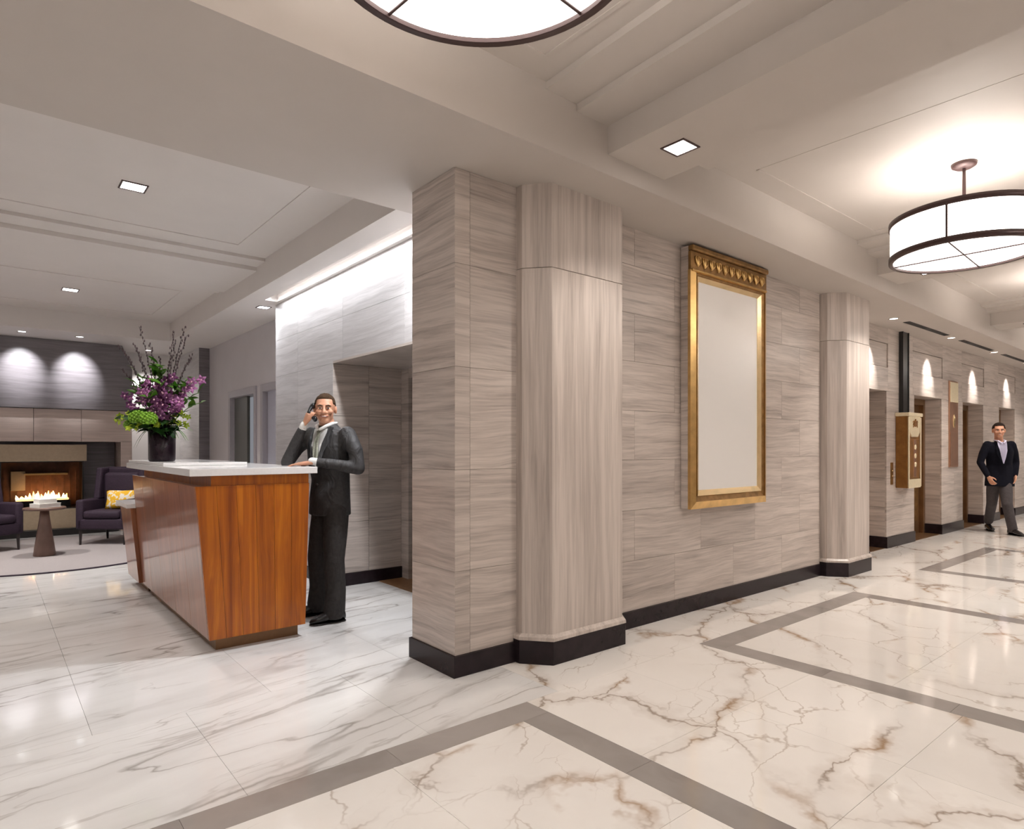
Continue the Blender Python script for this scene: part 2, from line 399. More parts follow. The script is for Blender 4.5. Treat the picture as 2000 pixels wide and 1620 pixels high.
def cbox(name, sx, sy, sz, cx, cy, cz, mat, parent, bevel=0.0008):
    """box piece that shares mesh data with alike pieces"""
    key = (name, round(sx, 3), round(sy, 3), round(sz, 3), mat)
    if key not in _meshcache:
        bm = bmesh.new(); add_box(bm, -sx / 2, sx / 2, -sy / 2, sy / 2, -sz / 2, sz / 2); bev(bm, bevel, 1)
        bmesh.ops.recalc_face_normals(bm, faces=bm.faces[:])
        me = bpy.data.meshes.new(name); bm.to_mesh(me); bm.free(); me.materials.append(M[mat]); _meshcache[key] = me
    o = bpy.data.objects.new(name, _meshcache[key]); COL.objects.link(o); o.location = (cx, cy, cz); o.parent = parent
    return o

# ------------------------------------------------------------------ floor
floor = struct(box('floor', -4.2, 20.2, -1.7, 13.2, -0.10, -0.012, 'joint_floor'), 'polished marble lobby floor with grey stone borders')
def tiles(x0, x1, y0, y1, nx, ny, mat, name='floor_tile', gap=0.0014):
    dx, dy = (x1 - x0) / nx, (y1 - y0) / ny
    for i in range(nx):
        for j in range(ny):
            cbox(name, dx - gap, dy - gap, 0.012, x0 + dx * (i + .5), y0 + dy * (j + .5), -0.006, mat, floor, 0.0003)
YB0, YB1, BW = 0.25, 2.55, 0.17
rects = [(-0.30, 2.21), (3.78, 6.27), (7.93, 10.42), (12.08, 14.57), (16.23, 18.72)]
tiles(-4.2, 20.2, -1.7, YB0, 29, 2, 'marble_g')
tiles(-4.2, 2.44, YB1, 3.55, 8, 1, 'marble_w'); tiles(2.44, 20.2, YB1, 3.55, 21, 1, 'marble_g')
px = -4.2
for a, c in rects:
    tiles(px, a, YB0, YB1, max(1, round((a - px) / 0.83)), 3, 'marble_g'); px = c
    tiles(a, c, YB1 - BW, YB1, 3, 1, 'border', 'border_strip'); tiles(a, c, YB0, YB0 + BW, 3, 1, 'border', 'border_strip')
    tiles(a, a + BW, YB0 + BW, YB1 - BW, 1, 3, 'border', 'border_strip'); tiles(c - BW, c, YB0 + BW, YB1 - BW, 1, 3, 'border', 'border_strip')
    tiles(a + BW, c - BW, YB0 + BW, YB1 - BW, 3, 2, 'marble_g')
tiles(px, 20.2, YB0, YB1, 2, 3, 'marble_g')
tiles(-1.28, 3.70, 3.55, 13.2, 6, 12, 'marble_w')
tiles(-4.2, -1.28, 3.55, 13.2, 1, 3, 'marble_w')

# ------------------------------------------------------------------ ceiling
ceil_ = struct(empty('ceiling'), 'stepped coffered plaster ceiling')
def zs(x): return 3.0 if x < 4 else (3.0 - 0.045 * min(1, (x - 4) / 5.0))
def yf(x): return 2.555 + max(0, x) * 0.0105
xs = [-4.2, 0, 2.18, 3.5, 5, 7, 9, 14, 20.2]
def sheet(name, quads, mat, parent=ceil_, thick=None):
    bm = bmesh.new()
    for q in quads: bm.faces.new([bm.verts.new(p) for p in q])
    bmesh.ops.remove_doubles(bm, verts=bm.verts[:], dist=1e-4)
    me = bpy.data.meshes.new(name); bm.to_mesh(me); bm.free(); return link(name, me, mat, parent)
# soffit between hall coffers and walls (slabs with thickness)
def slab(name, x0, x1, y00, y01, y10, y11, z0, z1, top, mat):
    return hexa(name, [(x0, y00, z0), (x1, y01, z1), (x1, y11, z1), (x0, y10, z0), (x0, y00, top), (x1, y01, top), (x1, y11, top), (x0, y10, top)], mat, ceil_)
YL = 3.90
bm = bmesh.new()
vb0 = [bm.verts.new((x, yf(x), zs(x))) for x in xs]; vb1 = [bm.verts.new((x, YL, zs(x))) for x in xs]
vt0 = [bm.verts.new((x, yf(x), 3.62)) for x in xs]; vt1 = [bm.verts.new((x, YL, 3.62)) for x in xs]
for i in range(len(xs) - 1):
    bm.faces.new((vb0[i], vb0[i + 1], vb1[i + 1], vb1[i])); bm.faces.new((vt0[i], vt0[i + 1], vt1[i + 1], vt1[i]))
    bm.faces.new((vb0[i], vb0[i + 1], vt0[i + 1], vt0[i])); bm.faces.new((vb1[i], vb1[i + 1], vt1[i + 1], vt1[i]))
bm.faces.new((vb0[0], vb1[0], vt1[0], vt0[0])); bm.faces.new((vb0[-1], vb1[-1], vt1[-1], vt0[-1]))
frombm('soffit', bm, 'paint', ceil_)
box('soffit', -4.2, 20.2, -1.7, 0.22, 3.0, 3.62, 'paint', ceil_)
ZC = 3.37
box('coffer_panel', -4.2, 20.2, 0.22, 2.9, ZC, 3.5, 'paint', ceil_)
def skew(x, y): return x + 0.045 * (y - 2.65)
def crossbeam(name, x0, x1, z0, z1):
    y0, y1 = 0.20, 2.80
    return hexa(name, [(skew(x0, y0), y0, z0), (skew(x1, y0), y0, z0), (skew(x1, y1), y1, z0), (skew(x0, y1), y1, z0),
                       (skew(x0, y0), y0, z1), (skew(x1, y0), y0, z1), (skew(x1, y1), y1, z1), (skew(x0, y1), y1, z1)], 'paint', ceil_)
BEAMS = [2.89 + 4.15 * k for k in range(-2, 5)]
for xb in BEAMS:
    crossbeam('beam', xb, xb + 0.56, 3.12, ZC + 0.01)
    crossbeam('beam_step', xb - 0.27, xb + 0.83, 3.29, ZC + 0.01)
    crossbeam('beam_step', xb - 0.51, xb + 1.07, 3.33, ZC + 0.01)
    xa, xc = xb + 0.56 + 0.86, xb + 4.15 - 0.66          # applied moulding rectangle in each coffer
    for q in ((xa, xc, 2.40, 2.425), (xa, xc, 0.42, 0.445), (xa, xa + .025, 0.4455, 2.3995), (xc - .025, xc, 0.4455, 2.3995)):
        if q[0] < 20 and q[1] < 20.2: box('ceiling_moulding', q[0], q[1], q[2], q[3], ZC - (0.0015 if q[0] == xa and q[1] < xa + .1 else 0.006), ZC, 'paint', ceil_)
# lobby ceiling
LX0, LX1, LY0, LY1 = -0.82, 2.18, YL, 10.95
box('soffit', LX1, 2.39, YL, 13.2, 3.0, 3.62, 'paint_cool', ceil_)
box('soffit', 2.39, 2.525, YL, 13.2, 3.075, 3.62, 'paint_cool', ceil_)
box('soffit', 2.39, 2.525, 7.22, 13.2, 3.0, 3.0749, 'paint_cool', ceil_)
box('soffit', 2.39, 2.525, YL, 3.98, 3.0, 3.0749, 'paint_cool', ceil_)
box('soffit', 2.525, 3.9, YL, 13.2, 3.0, 3.62, 'paint_cool', ceil_)
box('soffit', -4.2, LX0, YL, 13.2, 3.0, 3.62, 'paint_cool', ceil_)
box('soffit', LX0, LX1, LY1, 13.2, 3.0, 3.62, 'paint_cool', ceil_)
box('coffer_panel', LX0, LX1, LY0, LY1, 3.275, 3.5, 'paint_cool', ceil_)
box('beam_step', LX0, LX1, 6.58, 8.30, 3.245, 3.28, 'paint_cool', ceil_)
box('beam_step', LX0, LX1, 6.84, 8.04, 3.205, 3.28, 'paint_cool', ceil_)
for (y0, y1) in ((4.35, 6.30), (8.58, 10.40)):
    for q in ((LX0 + .33, LX1 - .33, y0, y0 + .02), (LX0 + .33, LX1 - .33, y1 - .02, y1), (LX0 + .33, LX0 + .35, y0 + .0205, y1 - .0205), (LX1 - .35, LX1 - .33, y0 + .0205, y1 - .0205)):
        box('ceiling_moulding', *q, 3.268, 3.276, 'paint_cool', ceil_)

# ------------------------------------------------------------------ stone-panelled walls
def wall_y(parent, yface, x0, x1, z0, zrows, colw, mat='stone', th=0.022, gap=0.0018, stag=0.5, normal=-1, seed=0, xcuts=None):
    """panels on a wall facing -Y (normal -1): rows of staggered slabs"""
    for r in range(len(zrows) - 1):
        za, zb = zrows[r], zrows[r + 1]
        if xcuts: cuts = xcuts
        else:
            cuts = [x0]; x = x0 + colw * (1 if r % 2 == 0 else stag)
            while x < x1 - 0.12: cuts.append(x); x += colw
            cuts.append(x1)
        for a, c in zip(cuts, cuts[1:]):
            cbox('stone_panel', c - a - gap, th, zb - za - gap, (a + c) / 2, yface - normal * th / 2, (za + zb) / 2, mat, parent)
def wall_x(parent, xface, y0, y1, zrows, colw, mat='stone', th=0.022, gap=0.0018, stag=0.5, ycuts=None):
    """panels on a wall facing -X"""
    for r in range(len(zrows) - 1):
        za, zb = zrows[r], zrows[r + 1]
        if ycuts: cuts = ycuts
        else:
            cuts = [y0]; y = y0 + colw * (1 if r % 2 == 0 else stag)
            while y < y1 - 0.12: cuts.append(y); y += colw
            cuts.append(y1)
        for a, c in zip(cuts, cuts[1:]):
            cbox('stone_panel', th, c - a - gap, zb - za - gap, xface + th / 2, (a + c) / 2, (za + zb) / 2, mat, parent)
ROWS = [0.125, 0.50, 0.88, 1.26, 1.63, 2.00, 2.36, 2.72, 3.0]
T = 0.022
# hall wall end block + hall wall
wh = struct(box('wall_hall', 2.12 + T, 8.0, 3.10 + T, 3.57 - T, 0.0, 2.998, 'joint'), 'striped limestone wall of the elevator hall')
prism('end_block_core', [(2.115 + T, 3.085 + T), (2.60, 3.085 + T), (2.60, 3.2), (2.115 + T, 3.2)], 0, 2.998, 'joint', wh)
CR = [0.125, 0.62, 1.22, 1.83, 2.44, 3.0]
wall_y(wh, 3.085, 2.115, 2.225, 0, CR, 9); wall_y(wh, 3.085, 2.225, 2.60, 0, CR, 9)
wall_x(wh, 2.115, 3.085, 3.57, CR, 9)
wall_y(wh, 3.10, 3.40, 6.78, 0, ROWS, 0.86, stag=0.42)
wall_y(wh, 3.10, 7.40, 8.02, 0, ROWS, 0.86)
wall_y(wh, 3.57, 2.13, 2.60, 0, CR, 9, normal=1)
bb = struct(prism('baseboard_hall', [(2.10, 3.07), (2.60, 3.07), (2.60, 3.12), (3.4, 3.12), (3.4, 3.085), (6.8, 3.085), (6.8, 3.12), (7.4, 3.12), (7.4, 3.085), (8.04, 3.085), (8.04, 3.14), (8.0, 3.16), (2.18, 3.16), (2.18, 3.585), (2.10, 3.585)], 0, 0.125, 'base', None), 'dark polished stone baseboard')
def pilaster(x0, x1, name):
    ch, yb, yfr = 0.125, 3.12, 2.885
    def poly(g):  # g = growth
        return [(x0 - g, yb), (x0 - g, yfr + ch + .02), (x0 + ch - g * .4, yfr - g), (x1 - ch + g * .4, yfr - g), (x1 + g, yfr + ch + .02), (x1 + g, yb)]
    p = struct(empty('wall_' + name), 'upright-grained limestone pilaster with chamfered corners')
    z1 = zs((x0 + x1) / 2) + 0.004
    prism('shaft_stone', poly(0), 0.17, 2.475, 'stone_v', p, 0.002)
    prism('shaft_stone', poly(0), 2.478, z1, 'stone_v', p, 0.002)
    prism('base_stone', poly(0.022), 0, 0.148, 'base', p, 0.002)
    bm = bmesh.new(); a = [bm.verts.new((x, y, 0.148)) for x, y in poly(0.026)]; d = [bm.verts.new((x, y, 0.168)) for x, y in poly(0.024)]; e = [bm.verts.new((x, y, 0.186)) for x, y in poly(0.003)]
    n = 6
    for A_, B_ in ((a, d), (d, e)):
        for i in range(n): bm.faces.new((A_[i], A_[(i + 1) % n], B_[(i + 1) % n], B_[i]))
    bm.faces.new(a[::-1]); bm.faces.new(e)
    frombm('base_moulding', bm, 'stone_v', p)
    return p
pilaster(2.585, 3.495, 'pilaster'); pilaster(6.80, 7.62, 'pilaster')

# elevator wall with four recessed openings
EY = 3.36; ZE = 2.958; OPH = 2.11
ops = [(8.13, 9.29), (10.30, 11.46), (12.50, 13.64), (14.64, 15.74)]
we = struct(box('wall_elevator', 7.9, 20.2, 3.72, 3.90, 0, 3.0, 'joint'), 'limestone elevator wall with four recessed doorways')
ER = [0.15, 0.55, 0.94, 1.33, 1.72, OPH]
piers = [(9.29, 10.30), (11.46, 12.50), (13.64, 14.64), (15.74, 20.2)]
box('wall_core', 7.9, 8.13, EY + T, 3.75, 0, ZE, 'joint', we)
for a, c in piers:
    box('wall_core', a + T, c - T, EY + T, 3.75, 0, ZE, 'joint', we)
    wall_y(we, EY, a, c, 0, ER, 1.2 if c - a < 2 else 1.1)
    for q in range(len(ER) - 1):        # returns into the openings
        za, zb = ER[q], ER[q + 1]
        cbox('stone_panel', T, 0.22, zb - za - .003, a + T / 2 + .001, EY + .13, (za + zb) / 2, 'stone', we)
        if c < 20: cbox('stone_panel', T, 0.22, zb - za - .003, c - T / 2 - .001, EY + .13, (za + zb) / 2, 'stone', we)
    bbp = struct(box('baseboard_elevator', a - .012, min(c + .012, 20.1), EY - .014, EY + .245, 0, 0.15, 'base', None, 0.002), 'dark stone baseboard between elevator doors')
hx = [8.06] + [v for o in ops for v in o] + [20.2]
for a, c in ops:      # header, recessed panel, top course
    box('wall_core', a, c, EY + T + .03, 3.75, OPH + .02, ZE, 'joint', we)
    cbox('stone_panel', c - a + .10, T, 0.315, (a + c) / 2, EY + T / 2, OPH + .16, 'stone', we)
    cbox('header_soffit', c - a - .01, 0.22, 0.02, (a + c) / 2, EY + .11 + T, OPH + .01, 'stone', we)
    cbox('recessed_panel', c - a + .09, T, 0.31, (a + c) / 2, EY + T / 2 + .012, 2.59, 'stone', we)
    cbox('stone_panel', c - a + .10, T, ZE - 2.752, (a + c) / 2, EY + T / 2, (2.75 + ZE) / 2, 'stone', we)
pc = [(8.0, 8.08)] + [(a + .05, c - .05) for a, c in piers]
for a, c in pc[1:]:
    n = max(1, round((c - a) / 0.95))
    for i in range(n):
        x0, x1 = a + (c - a) * i / n, a + (c - a) * (i + 1) / n
        cbox('stone_panel', x1 - x0 - .003, T, 0.42, (x0 + x1) / 2, EY + T / 2, OPH + .2115, 'stone', we)
        cbox('stone_panel', x1 - x0 - .003, T, ZE - OPH - .426, (x0 + x1) / 2, EY + T / 2, (OPH + .424 + ZE) / 2, 'stone', we)
for k, (a, c) in enumerate(ops):
    d = struct(empty('door_%d' % (k + 1)), 'bronze two-leaf elevator door in a stone recess')
    yd = EY + .27
    mid = (a + c) / 2
    box('door_frame', a - .01, a + .07, EY + .225, yd + .06, 0, OPH, 'bronze', d, .003)
    box('door_frame', c - .07, c + .01, EY + .225, yd + .06, 0, OPH, 'bronze', d, .003)
    box('door_frame', a + .07, c - .07, EY + .225, yd + .06, OPH - .09, OPH, 'bronze', d, .003)
    for x0, x1 in ((a + .07, mid - .003), (mid + .003, c - .07)):
        lf = box('door_leaf', x0, x1, yd + .02, yd + .05, 0.004, OPH - .09, 'bronze', d, .002)
        box('leaf_panel', x0 + .05, x1 - .05, yd + .014, yd + .022, 0.2, OPH - .28, 'brass_dk', lf, .003)
    box('sill', a, c, EY + .01, yd + .06, 0.0, 0.004, 'bronze', d)

# reception wall (facing the desk), with deep doorway
RX = 2.57
wr = struct(box('wall_reception', RX + T, 3.35, 5.82 + T, 7.37, 0, 2.998, 'joint'), 'pale grey limestone wall behind the reception desk')
RR = [0.12, 0.62, 1.14, 1.66, 2.165, 2.58, 3.0]
wall_x(wr, RX, 5.82, 7.37, RR[:5], 9, 'stone_grey', ycuts=[5.82, 6.72, 7.37])
box('wall_core', RX + T, 3.35, 3.57, 5.82 + T, 2.165 + T, 2.998, 'joint', wr)
wall_x(wr, RX, 3.57, 7.37, RR[4:], 0.9, 'stone_grey', ycuts=[3.57, 4.45, 5.60, 6.72, 7.37])
cbox('lintel_soffit', 0.75, 1.9, T, RX + .375, 4.87, 2.165 + T / 2, 'stone', wr)
for r_ in range(4):          # left jamb of the deep doorway
    za, zb = RR[r_], RR[r_ + 1]
    for a, c in ((RX, 2.95), (2.95, 3.32)):
        cbox('stone_panel', c - a - .003, T, zb - za - .003, (a + c) / 2, 5.82 + T / 2, (za + zb) / 2, 'stone', wr)
box('wall_core', RX + T, 3.35, 3.57, 3.95, 0, 2.998, 'stone_grey', wr)
wall_x(wr, RX, 3.57, 3.95, RR[:5], 9, 'stone_grey')
box('wall_core', RX + .001, 3.35, 7.3705, 7.395, 0, 2.998, 'stone_grey', wr)
struct(prism('baseboard_reception', [(RX - .015, 5.805), (3.32, 5.805), (3.32, 5.85), (RX + .03, 5.85), (RX + .03, 7.41), (RX - .015, 7.41)], 0, 0.12, 'base'), 'dark stone baseboard behind the desk')
dr = struct(empty('door_5'), 'deep doorway with stone frame and dark door beside the reception desk')
box('door_frame', 3.32, 3.40, 5.68, 5.85, 0, 2.165, 'stone', dr, .004)
box('door_frame', 3.32, 3.40, 3.95, 5.68, 2.06, 2.165, 'stone', dr, .004)
box('door_leaf', 3.44, 3.49, 3.95, 5.70, 0.0, 2.1, 'void', dr, .003)
box('threshold', 3.05, 3.45, 3.95, 5.80, 0.0, 0.006, 'woodsill', dr, .001)

# side wall with doorways beyond the desk
PX = 2.85
wg = struct(box('wall_side', PX, 3.0, 10.22, 11.36, 0, 2.998, 'wallpaint'), 'grey painted wall with two doorways')
box('wall_pier', PX, 3.0, 8.74, 8.93, 0, 2.179, 'wallpaint', wg)
box('wall_header', PX, 3.0, 7.396, 10.22, 2.18, 2.998, 'wallpaint', wg)
box('wall_return', PX, 3.0, 7.396, 7.75, 0, 2.179, 'wallpaint', wg)
for k, (y0, y1) in enumerate(((8.93, 10.22), (7.75, 8.74))):
    d = struct(empty('door_%d' % (k + 6)), 'lavender grey framed doorway in the side wall')
    box('door_frame', PX - .02, 3.02, y0, y0 + .09, 0, 2.2, 'doorframe', d, .004)
    box('door_frame', PX - .02, 3.02, y1 - .09, y1, 0, 2.2, 'doorframe', d, .004)
    box('door_frame', PX - .02, 3.02, y0 + .09, y1 - .09, 2.10, 2.2, 'doorframe', d, .004)
    if k == 0:
        lf = box('door_leaf', PX + .05, PX + .09, 9.52, y1 - .09, 0.01, 2.10, 'doorgrey', d, .003)
        ell('knob', (PX + .02, 9.6, 1.0), (.03, .03, .03), 'brass', lf)
        box('room_wall', 3.5, 3.55, 8.6, 10.4, 0, 2.6, 'doorcream', d)
    else:
        lf = box('door_leaf', PX + .05, PX + .09, y0 + .09, y1 - .09, 0.01, 2.10, 'doorblue', d, .003)
        box('leaf_panel', PX + .042, PX + .052, y0 + .2, y1 - .2, 0.25, 1.9, 'doorblue', lf, .004)
struct(box('baseboard_side', PX - .014, PX + .01, 10.22, 11.34, 0, .12, 'base'), 'dark baseboard on the grey side wall')

# far end: grey stone pier, return, back wall
wp = struct(box('wall_pier', 2.69 + T, 3.0, 11.34 + T, 12.7, 0, 2.998, 'joint'), 'grey stone pier at the end of the side wall')
wall_y(wp, 11.34, 2.69, 2.88, 0, [0.12, .55, .98, 1.41, 1.84, 2.27, 2.7, 3.0], 9, 'stone_dark')
wall_x(wp, 2.69, 11.34 + T, 12.68, [0.12, 1.0, 2.0, 3.0], 9, 'stone_grey')
struct(box('wall_fireplace', -4.2, 2.72, 12.68, 13.0, 0, 3.0, 'whitewall'), 'white wall behind the fireplace')
# enclosing walls that close the place off behind the camera
struct(box('wall_front', -4.2, 20.2, -1.9, -1.7, 0, 3.6, 'whitewall'), 'plain pale wall opposite the elevators')
struct(box('wall_end', 20.2, 20.4, -1.9, 4.0, 0, 3.6, 'whitewall'), 'pale wall closing the elevator hall')
struct(box('wall_entrance', -4.4, -4.2, -1.9, 13.2, 0, 3.6, 'whitewall'), 'pale wall behind the camera')
struct(box('wall_lobby', -1.7, -1.5, 5.0, 13.0, 0, 3.0, 'whitewall'), 'pale wall left of the fireplace seating')

# ------------------------------------------------------------------ fireplace
FC = 0.66
fp = tag(empty('fireplace', (0, 0, 0)), 'wide stone fireplace with dark grey hood and lit gas firebox', 'fireplace')
FY = 11.98
def fpoly(name, pts, y0, y1, mat, parent=fp, bevel=.003):
    bm = bmesh.new(); a = [bm.verts.new((x, y0, z)) for x, z in pts]; c = [bm.verts.new((x, y1, z)) for x, z in pts]; n = len(pts)
    bm.faces.new(a); bm.faces.new(c[::-1])
    for i in range(n): bm.faces.new((a[i], c[i], c[(i + 1) % n], a[(i + 1) % n]))
    bev(bm, bevel, 1); return frombm(name, bm, mat, parent)
fpoly('hood', [(FC - 1.02, 2.998), (FC - 1.16, 2.62), (FC - 1.16, 1.95), (FC + 1.16, 1.95), (FC + 1.16, 2.62), (FC + 1.02, 2.998)], FY - .08, 12.68, 'stone_dark')
for i, (a, c) in enumerate(((-1.17, -.62), (-.62, -.12), (-.12, .48), (.48, 1.17))):
    box('surround_stone', FC + a + .002, FC + c - .002, FY, 12.68, 1.445, 1.945, 'stone_fire', fp, .003)
for s in (-1, 1):
    for za, zb in ((.0, .48), (.48, .96), (.96, 1.443)):
        x = FC + s * 1.09
        box('surround_stone', x - .08, x + .08, FY, 12.68, za + .002, zb, 'stone_fire', fp, .003)
box('inner_panel', FC - 1.0, FC + 1.0, 12.55, 12.66, 0, 1.44, 'stone_dark', fp)
# metal firebox
bx0, bx1, bz0, bz1, by0, by1 = FC - .50, FC + .50, .40, 1.14, FY + .10, 12.53
box('lintel_panel', FC - .62, FC + .56, by0, by0 + .03, bz1, 1.40, 'firetan', fp, .004)
box('hearth_panel', FC - .62, FC + .56, by0, by0 + .03, .10, bz0, 'firetan', fp, .004)
box('hearth_base', FC - .98, FC + .98, by0 - .12, 12.5, 0, .10, 'black', fp, .004)
fb = box('firebox_back', bx0, bx1, by1, by1 + .015, bz0, bz1, 'firebox', fp)
for i in range(12):
    x = bx0 + (bx1 - bx0) * (i + .5) / 12
    box('lining_rib', x - .008, x + .008, by1 - .012, by1, bz0 + .1, bz1 - .15, 'firebox', fb)
box('firebox_side', bx0 - .02, bx0, by0, by1 + .01, bz0, bz1, 'black', fp); box('firebox_side', bx1, bx1 + .02, by0, by1 + .01, bz0, bz1, 'black', fp)
box('firebox_top', bx0, bx1, by0, by1, bz1 - .012, bz1, 'black', fp); box('firebox_floor', bx0, bx1, by0 + .01, by1, bz0, bz0 + .015, 'black', fp)
box('brass_shelf', FC - .22, FC + .34, by1 - .10, by1 - .01, .92, .95, 'brass', fp, .003)
box('tan_rectangle', FC - .38, FC - .20, by1 - .04, by1 - .015, .68, .98, 'firetan', fp, .003)  # plain tan rectangle in front of the firebox back
box('burner_tray', FC - .34, FC + .36, by1 - .30, by1 - .10, bz0 + .015, bz0 + .13, 'black', fp, .004)
em = box('ember_bed', FC - .32, FC + .34, by1 - .28, by1 - .12, bz0 + .13, bz0 + .16, 'firebed', fp, .008)
for i in range(17):
    x = FC - .30 + .60 * i / 16 + random.uniform(-.012, .012); y = by1 - .20 + random.uniform(-.05, .05)
    h = random.uniform(.07, .16) * (1 - .5 * abs(i - 8) / 8); lean = random.uniform(-.02, .02)
    tube('flame', [(x, y, bz0 + .15), (x + lean * .3, y, bz0 + .15 + h * .4), (x + lean, y, bz0 + .15 + h)], [.022, .020, .004], 'flame' if i % 3 else 'flame_core', fp, 8)
box('firebox_glass', bx0, bx1, by0 + .01, by0 + .014, bz0 + .03, bz1 - .012, 'glass', fp)

# ------------------------------------------------------------------ lamps
def spot(parent, loc, target, power, size=70, blend=.6, col=(1, .93, .86), rad=.05):
    l = bpy.data.lights.new('lamp', 'SPOT'); l.energy = power; l.spot_size = R(size); l.spot_blend = blend; l.color = col; l.shadow_soft_size = rad
    o = bpy.data.objects.new('lamp', l); COL.objects.link(o); o.location = loc
    d = Vector(target) - Vector(loc); o.rotation_euler = d.to_track_quat('-Z', 'Y').to_euler(); o.parent = parent
    return o
def square_light(x, y, z, label, power, s=.075, lens='lens', col=(1, .93, .86), size=110, group=None, name='square_downlight', tgt=None):
    t = tag(empty(name), label, 'downlight', group)
    bm = bmesh.new()
    for q in ((-s - .012, s + .012, -s - .012, -s), (-s - .012, s + .012, s, s + .012), (-s - .012, -s, -s, s), (s, s + .012, -s, s)):
        add_box(bm, x + q[0], x + q[1], y + q[2], y + q[3], z - .006, z + .002)
    frombm('trim_ring', bm, 'bronze_ring', t)
    box('lens', x - s, x + s, y - s, y + s, z - .003, z + .002, lens, t)
    spot(t, (x, y, z - .02), tgt or (x, y, 0), power * K_DOWN, size, .7, col, s * .8)
    return t
def round_light(x, y, z, label, power, tgt, size=30, blend=.6, col=(1, .93, .88), lens='lens', r=.045, group=None):
    t = tag(empty('round_downlight'), label, 'downlight', group)
    lathe('trim_ring', [(r, -.003), (r + .015, -.006), (r + .015, .002), (r, .002), (r, -.003)], (x, y, z), 'paint', t, 24, False)
    lathe('lens', [(r, -.002), (r, .002)], (x, y, z), lens, t, 24)
    spot(t, (x, y, z - .02), tgt, power * K_DOWN, size, blend, col, .025)
    return t
def chandelier(x, y, label, zb=2.73, zt=2.98, r=.455, turn=20):
    t = tag(empty('drum_chandelier', (0, 0, 0)), label, 'chandelier', 'drum chandeliers of the elevator hall')
    lathe('canopy', [(.0001, -.035), (.05, -.035), (.075, -.02), (.08, 0)], (x, y, ZC), 'bronze_ring', t, 32)
    tube('stem', [(x, y, ZC - .02), (x, y, zt + .01)], .011, 'bronze_ring', t, 10)
    def ring(name, z, h=.019, wd=.020):
        lathe(name, [(r - wd, -h), (r + .008, -h), (r + .008, h), (r - wd, h), (r - wd, -h)], (x, y, z), 'bronze_ring', t, 72, False)
    ring('top_ring', zt); ring('bottom_ring', zb)
    lathe('shade', [(r - .002, zb), (r - .002, zt)], (x, y, 0), 'shade', t, 72, False)
    lathe('diffuser', [(.0005, zb - .004), (r - .01, zb - .004), (r - .01, zb + .004), (.0005, zb + .004)], (x, y, 0), 'diffuser', t, 72, False)
    for i in range(4):
        a = R(turn + 90 * i); c_, s_ = math.cos(a), math.sin(a)
        box_ = tube('upright', [(x + (r + .003) * c_, y + (r + .003) * s_, zb), (x + (r + .003) * c_, y + (r + .003) * s_, zt)], .007, 'bronze_ring', t, 8)
        tube('spoke', [(x, y, zt), (x + r * c_, y + r * s_, zt)], .006, 'bronze_ring', t, 8)
    for i in range(2):
        a = R(turn + 90 * i); c_, s_ = math.cos(a), math.sin(a)
        tube('cross_bar', [(x - r * c_, y - r * s_, zb - .008), (x + r * c_, y + r * s_, zb - .008)], .005, 'bronze_ring', t, 8)
    l = bpy.data.lights.new('bulb', 'POINT'); l.energy = 20 * K_CHAND; l.color = (1, .92, .84); l.shadow_soft_size = .10
    o = bpy.data.objects.new('bulb', l); COL.objects.link(o); o.location = (x, y, zt - .06); o.parent = t
    return t
chandelier(1.04, 1.40, 'drum chandelier at the top edge of the picture, nearest the camera', zb=2.76, zt=3.01, turn=5)
chandelier(5.35, 1.43, 'lit white drum chandelier with bronze rings hanging before the gilt mirror', turn=3)
chandelier(9.55, 1.43, 'farther drum chandelier along the elevator hall ceiling')
chandelier(13.7, 1.43, 'farthest drum chandelier at the end of the elevator hall ceiling')
chandelier(-3.1, 1.40, 'drum chandelier behind the camera')
for k, xb in enumerate(BEAMS[1:6]):
    lab = ['square ceiling light on the beam behind the camera', 'square ceiling light on the beam above the near pilaster', 'square ceiling light on the beam just past the drum chandelier',
           'square ceiling light on the third beam down the hall', 'square ceiling light on the last beam of the hall'][k]
    square_light(xb + .255, 2.25, 3.12, lab, 90 if xb < 5 else 190, s=.07, group='square lights on the hall beams')
    square_light(xb + .24 - .10, 0.55, 3.12, lab.replace('square ceiling light', 'opposite square ceiling light'), 90 if xb < 5 else 190, s=.07, group='square lights on the hall beams')
for x, y, lab in ((.83, 5.38, 'square ceiling light in the nearer lobby coffer above the desk'), (.78, 9.38, 'square ceiling light in the farther lobby coffer by the fireplace'),
                  (-.45, 5.38, 'square ceiling light in the nearer lobby coffer, out at the left'), (-.45, 9.38, 'square ceiling light in the farther lobby coffer, out at the left')):
    square_light(x, y, 3.275, lab, 95 if y < 7 else 300, s=.075, group='square lights in the lobby ceiling', col=(1, .95, .9))
t = tag(empty('slot_light'), 'long thin cool wall washing light slot in the soffit above the reception wall', 'slot light')
box('housing', 2.392, 2.44, 4.0, 7.20, 3.060, 3.0745, 'paint_cool', t)
box('lens', 2.398, 2.430, 4.02, 7.18, 3.056, 3.0605, 'lens_slot', t)
l = bpy.data.lights.new('lamp', 'AREA'); l.shape = 'RECTANGLE'; l.size = .03; l.size_y = 3.1; l.energy = 26; l.color = (.93, .96, 1); l.spread = R(170)
o = bpy.data.objects.new('lamp', l); COL.objects.link(o); o.location = (2.414, 5.60, 3.053); o.parent = t
square_light(2.40, 3.80, 3.0, 'added cool square fill light hidden behind the stone column', 230, s=.06, lens='lens_cool', col=(.95, .97, 1), size=115, tgt=(1.95, 5.1, 0))  # added fill lamp, out of view behind the column, brightens clerk and floor
square_light(2.50, 7.60, 3.0, 'cool square ceiling light peeking out past the grey stone wall', 110, s=.06, lens='lens_cool', col=(.93, .96, 1), size=125, tgt=(1.9, 6.4, 0))
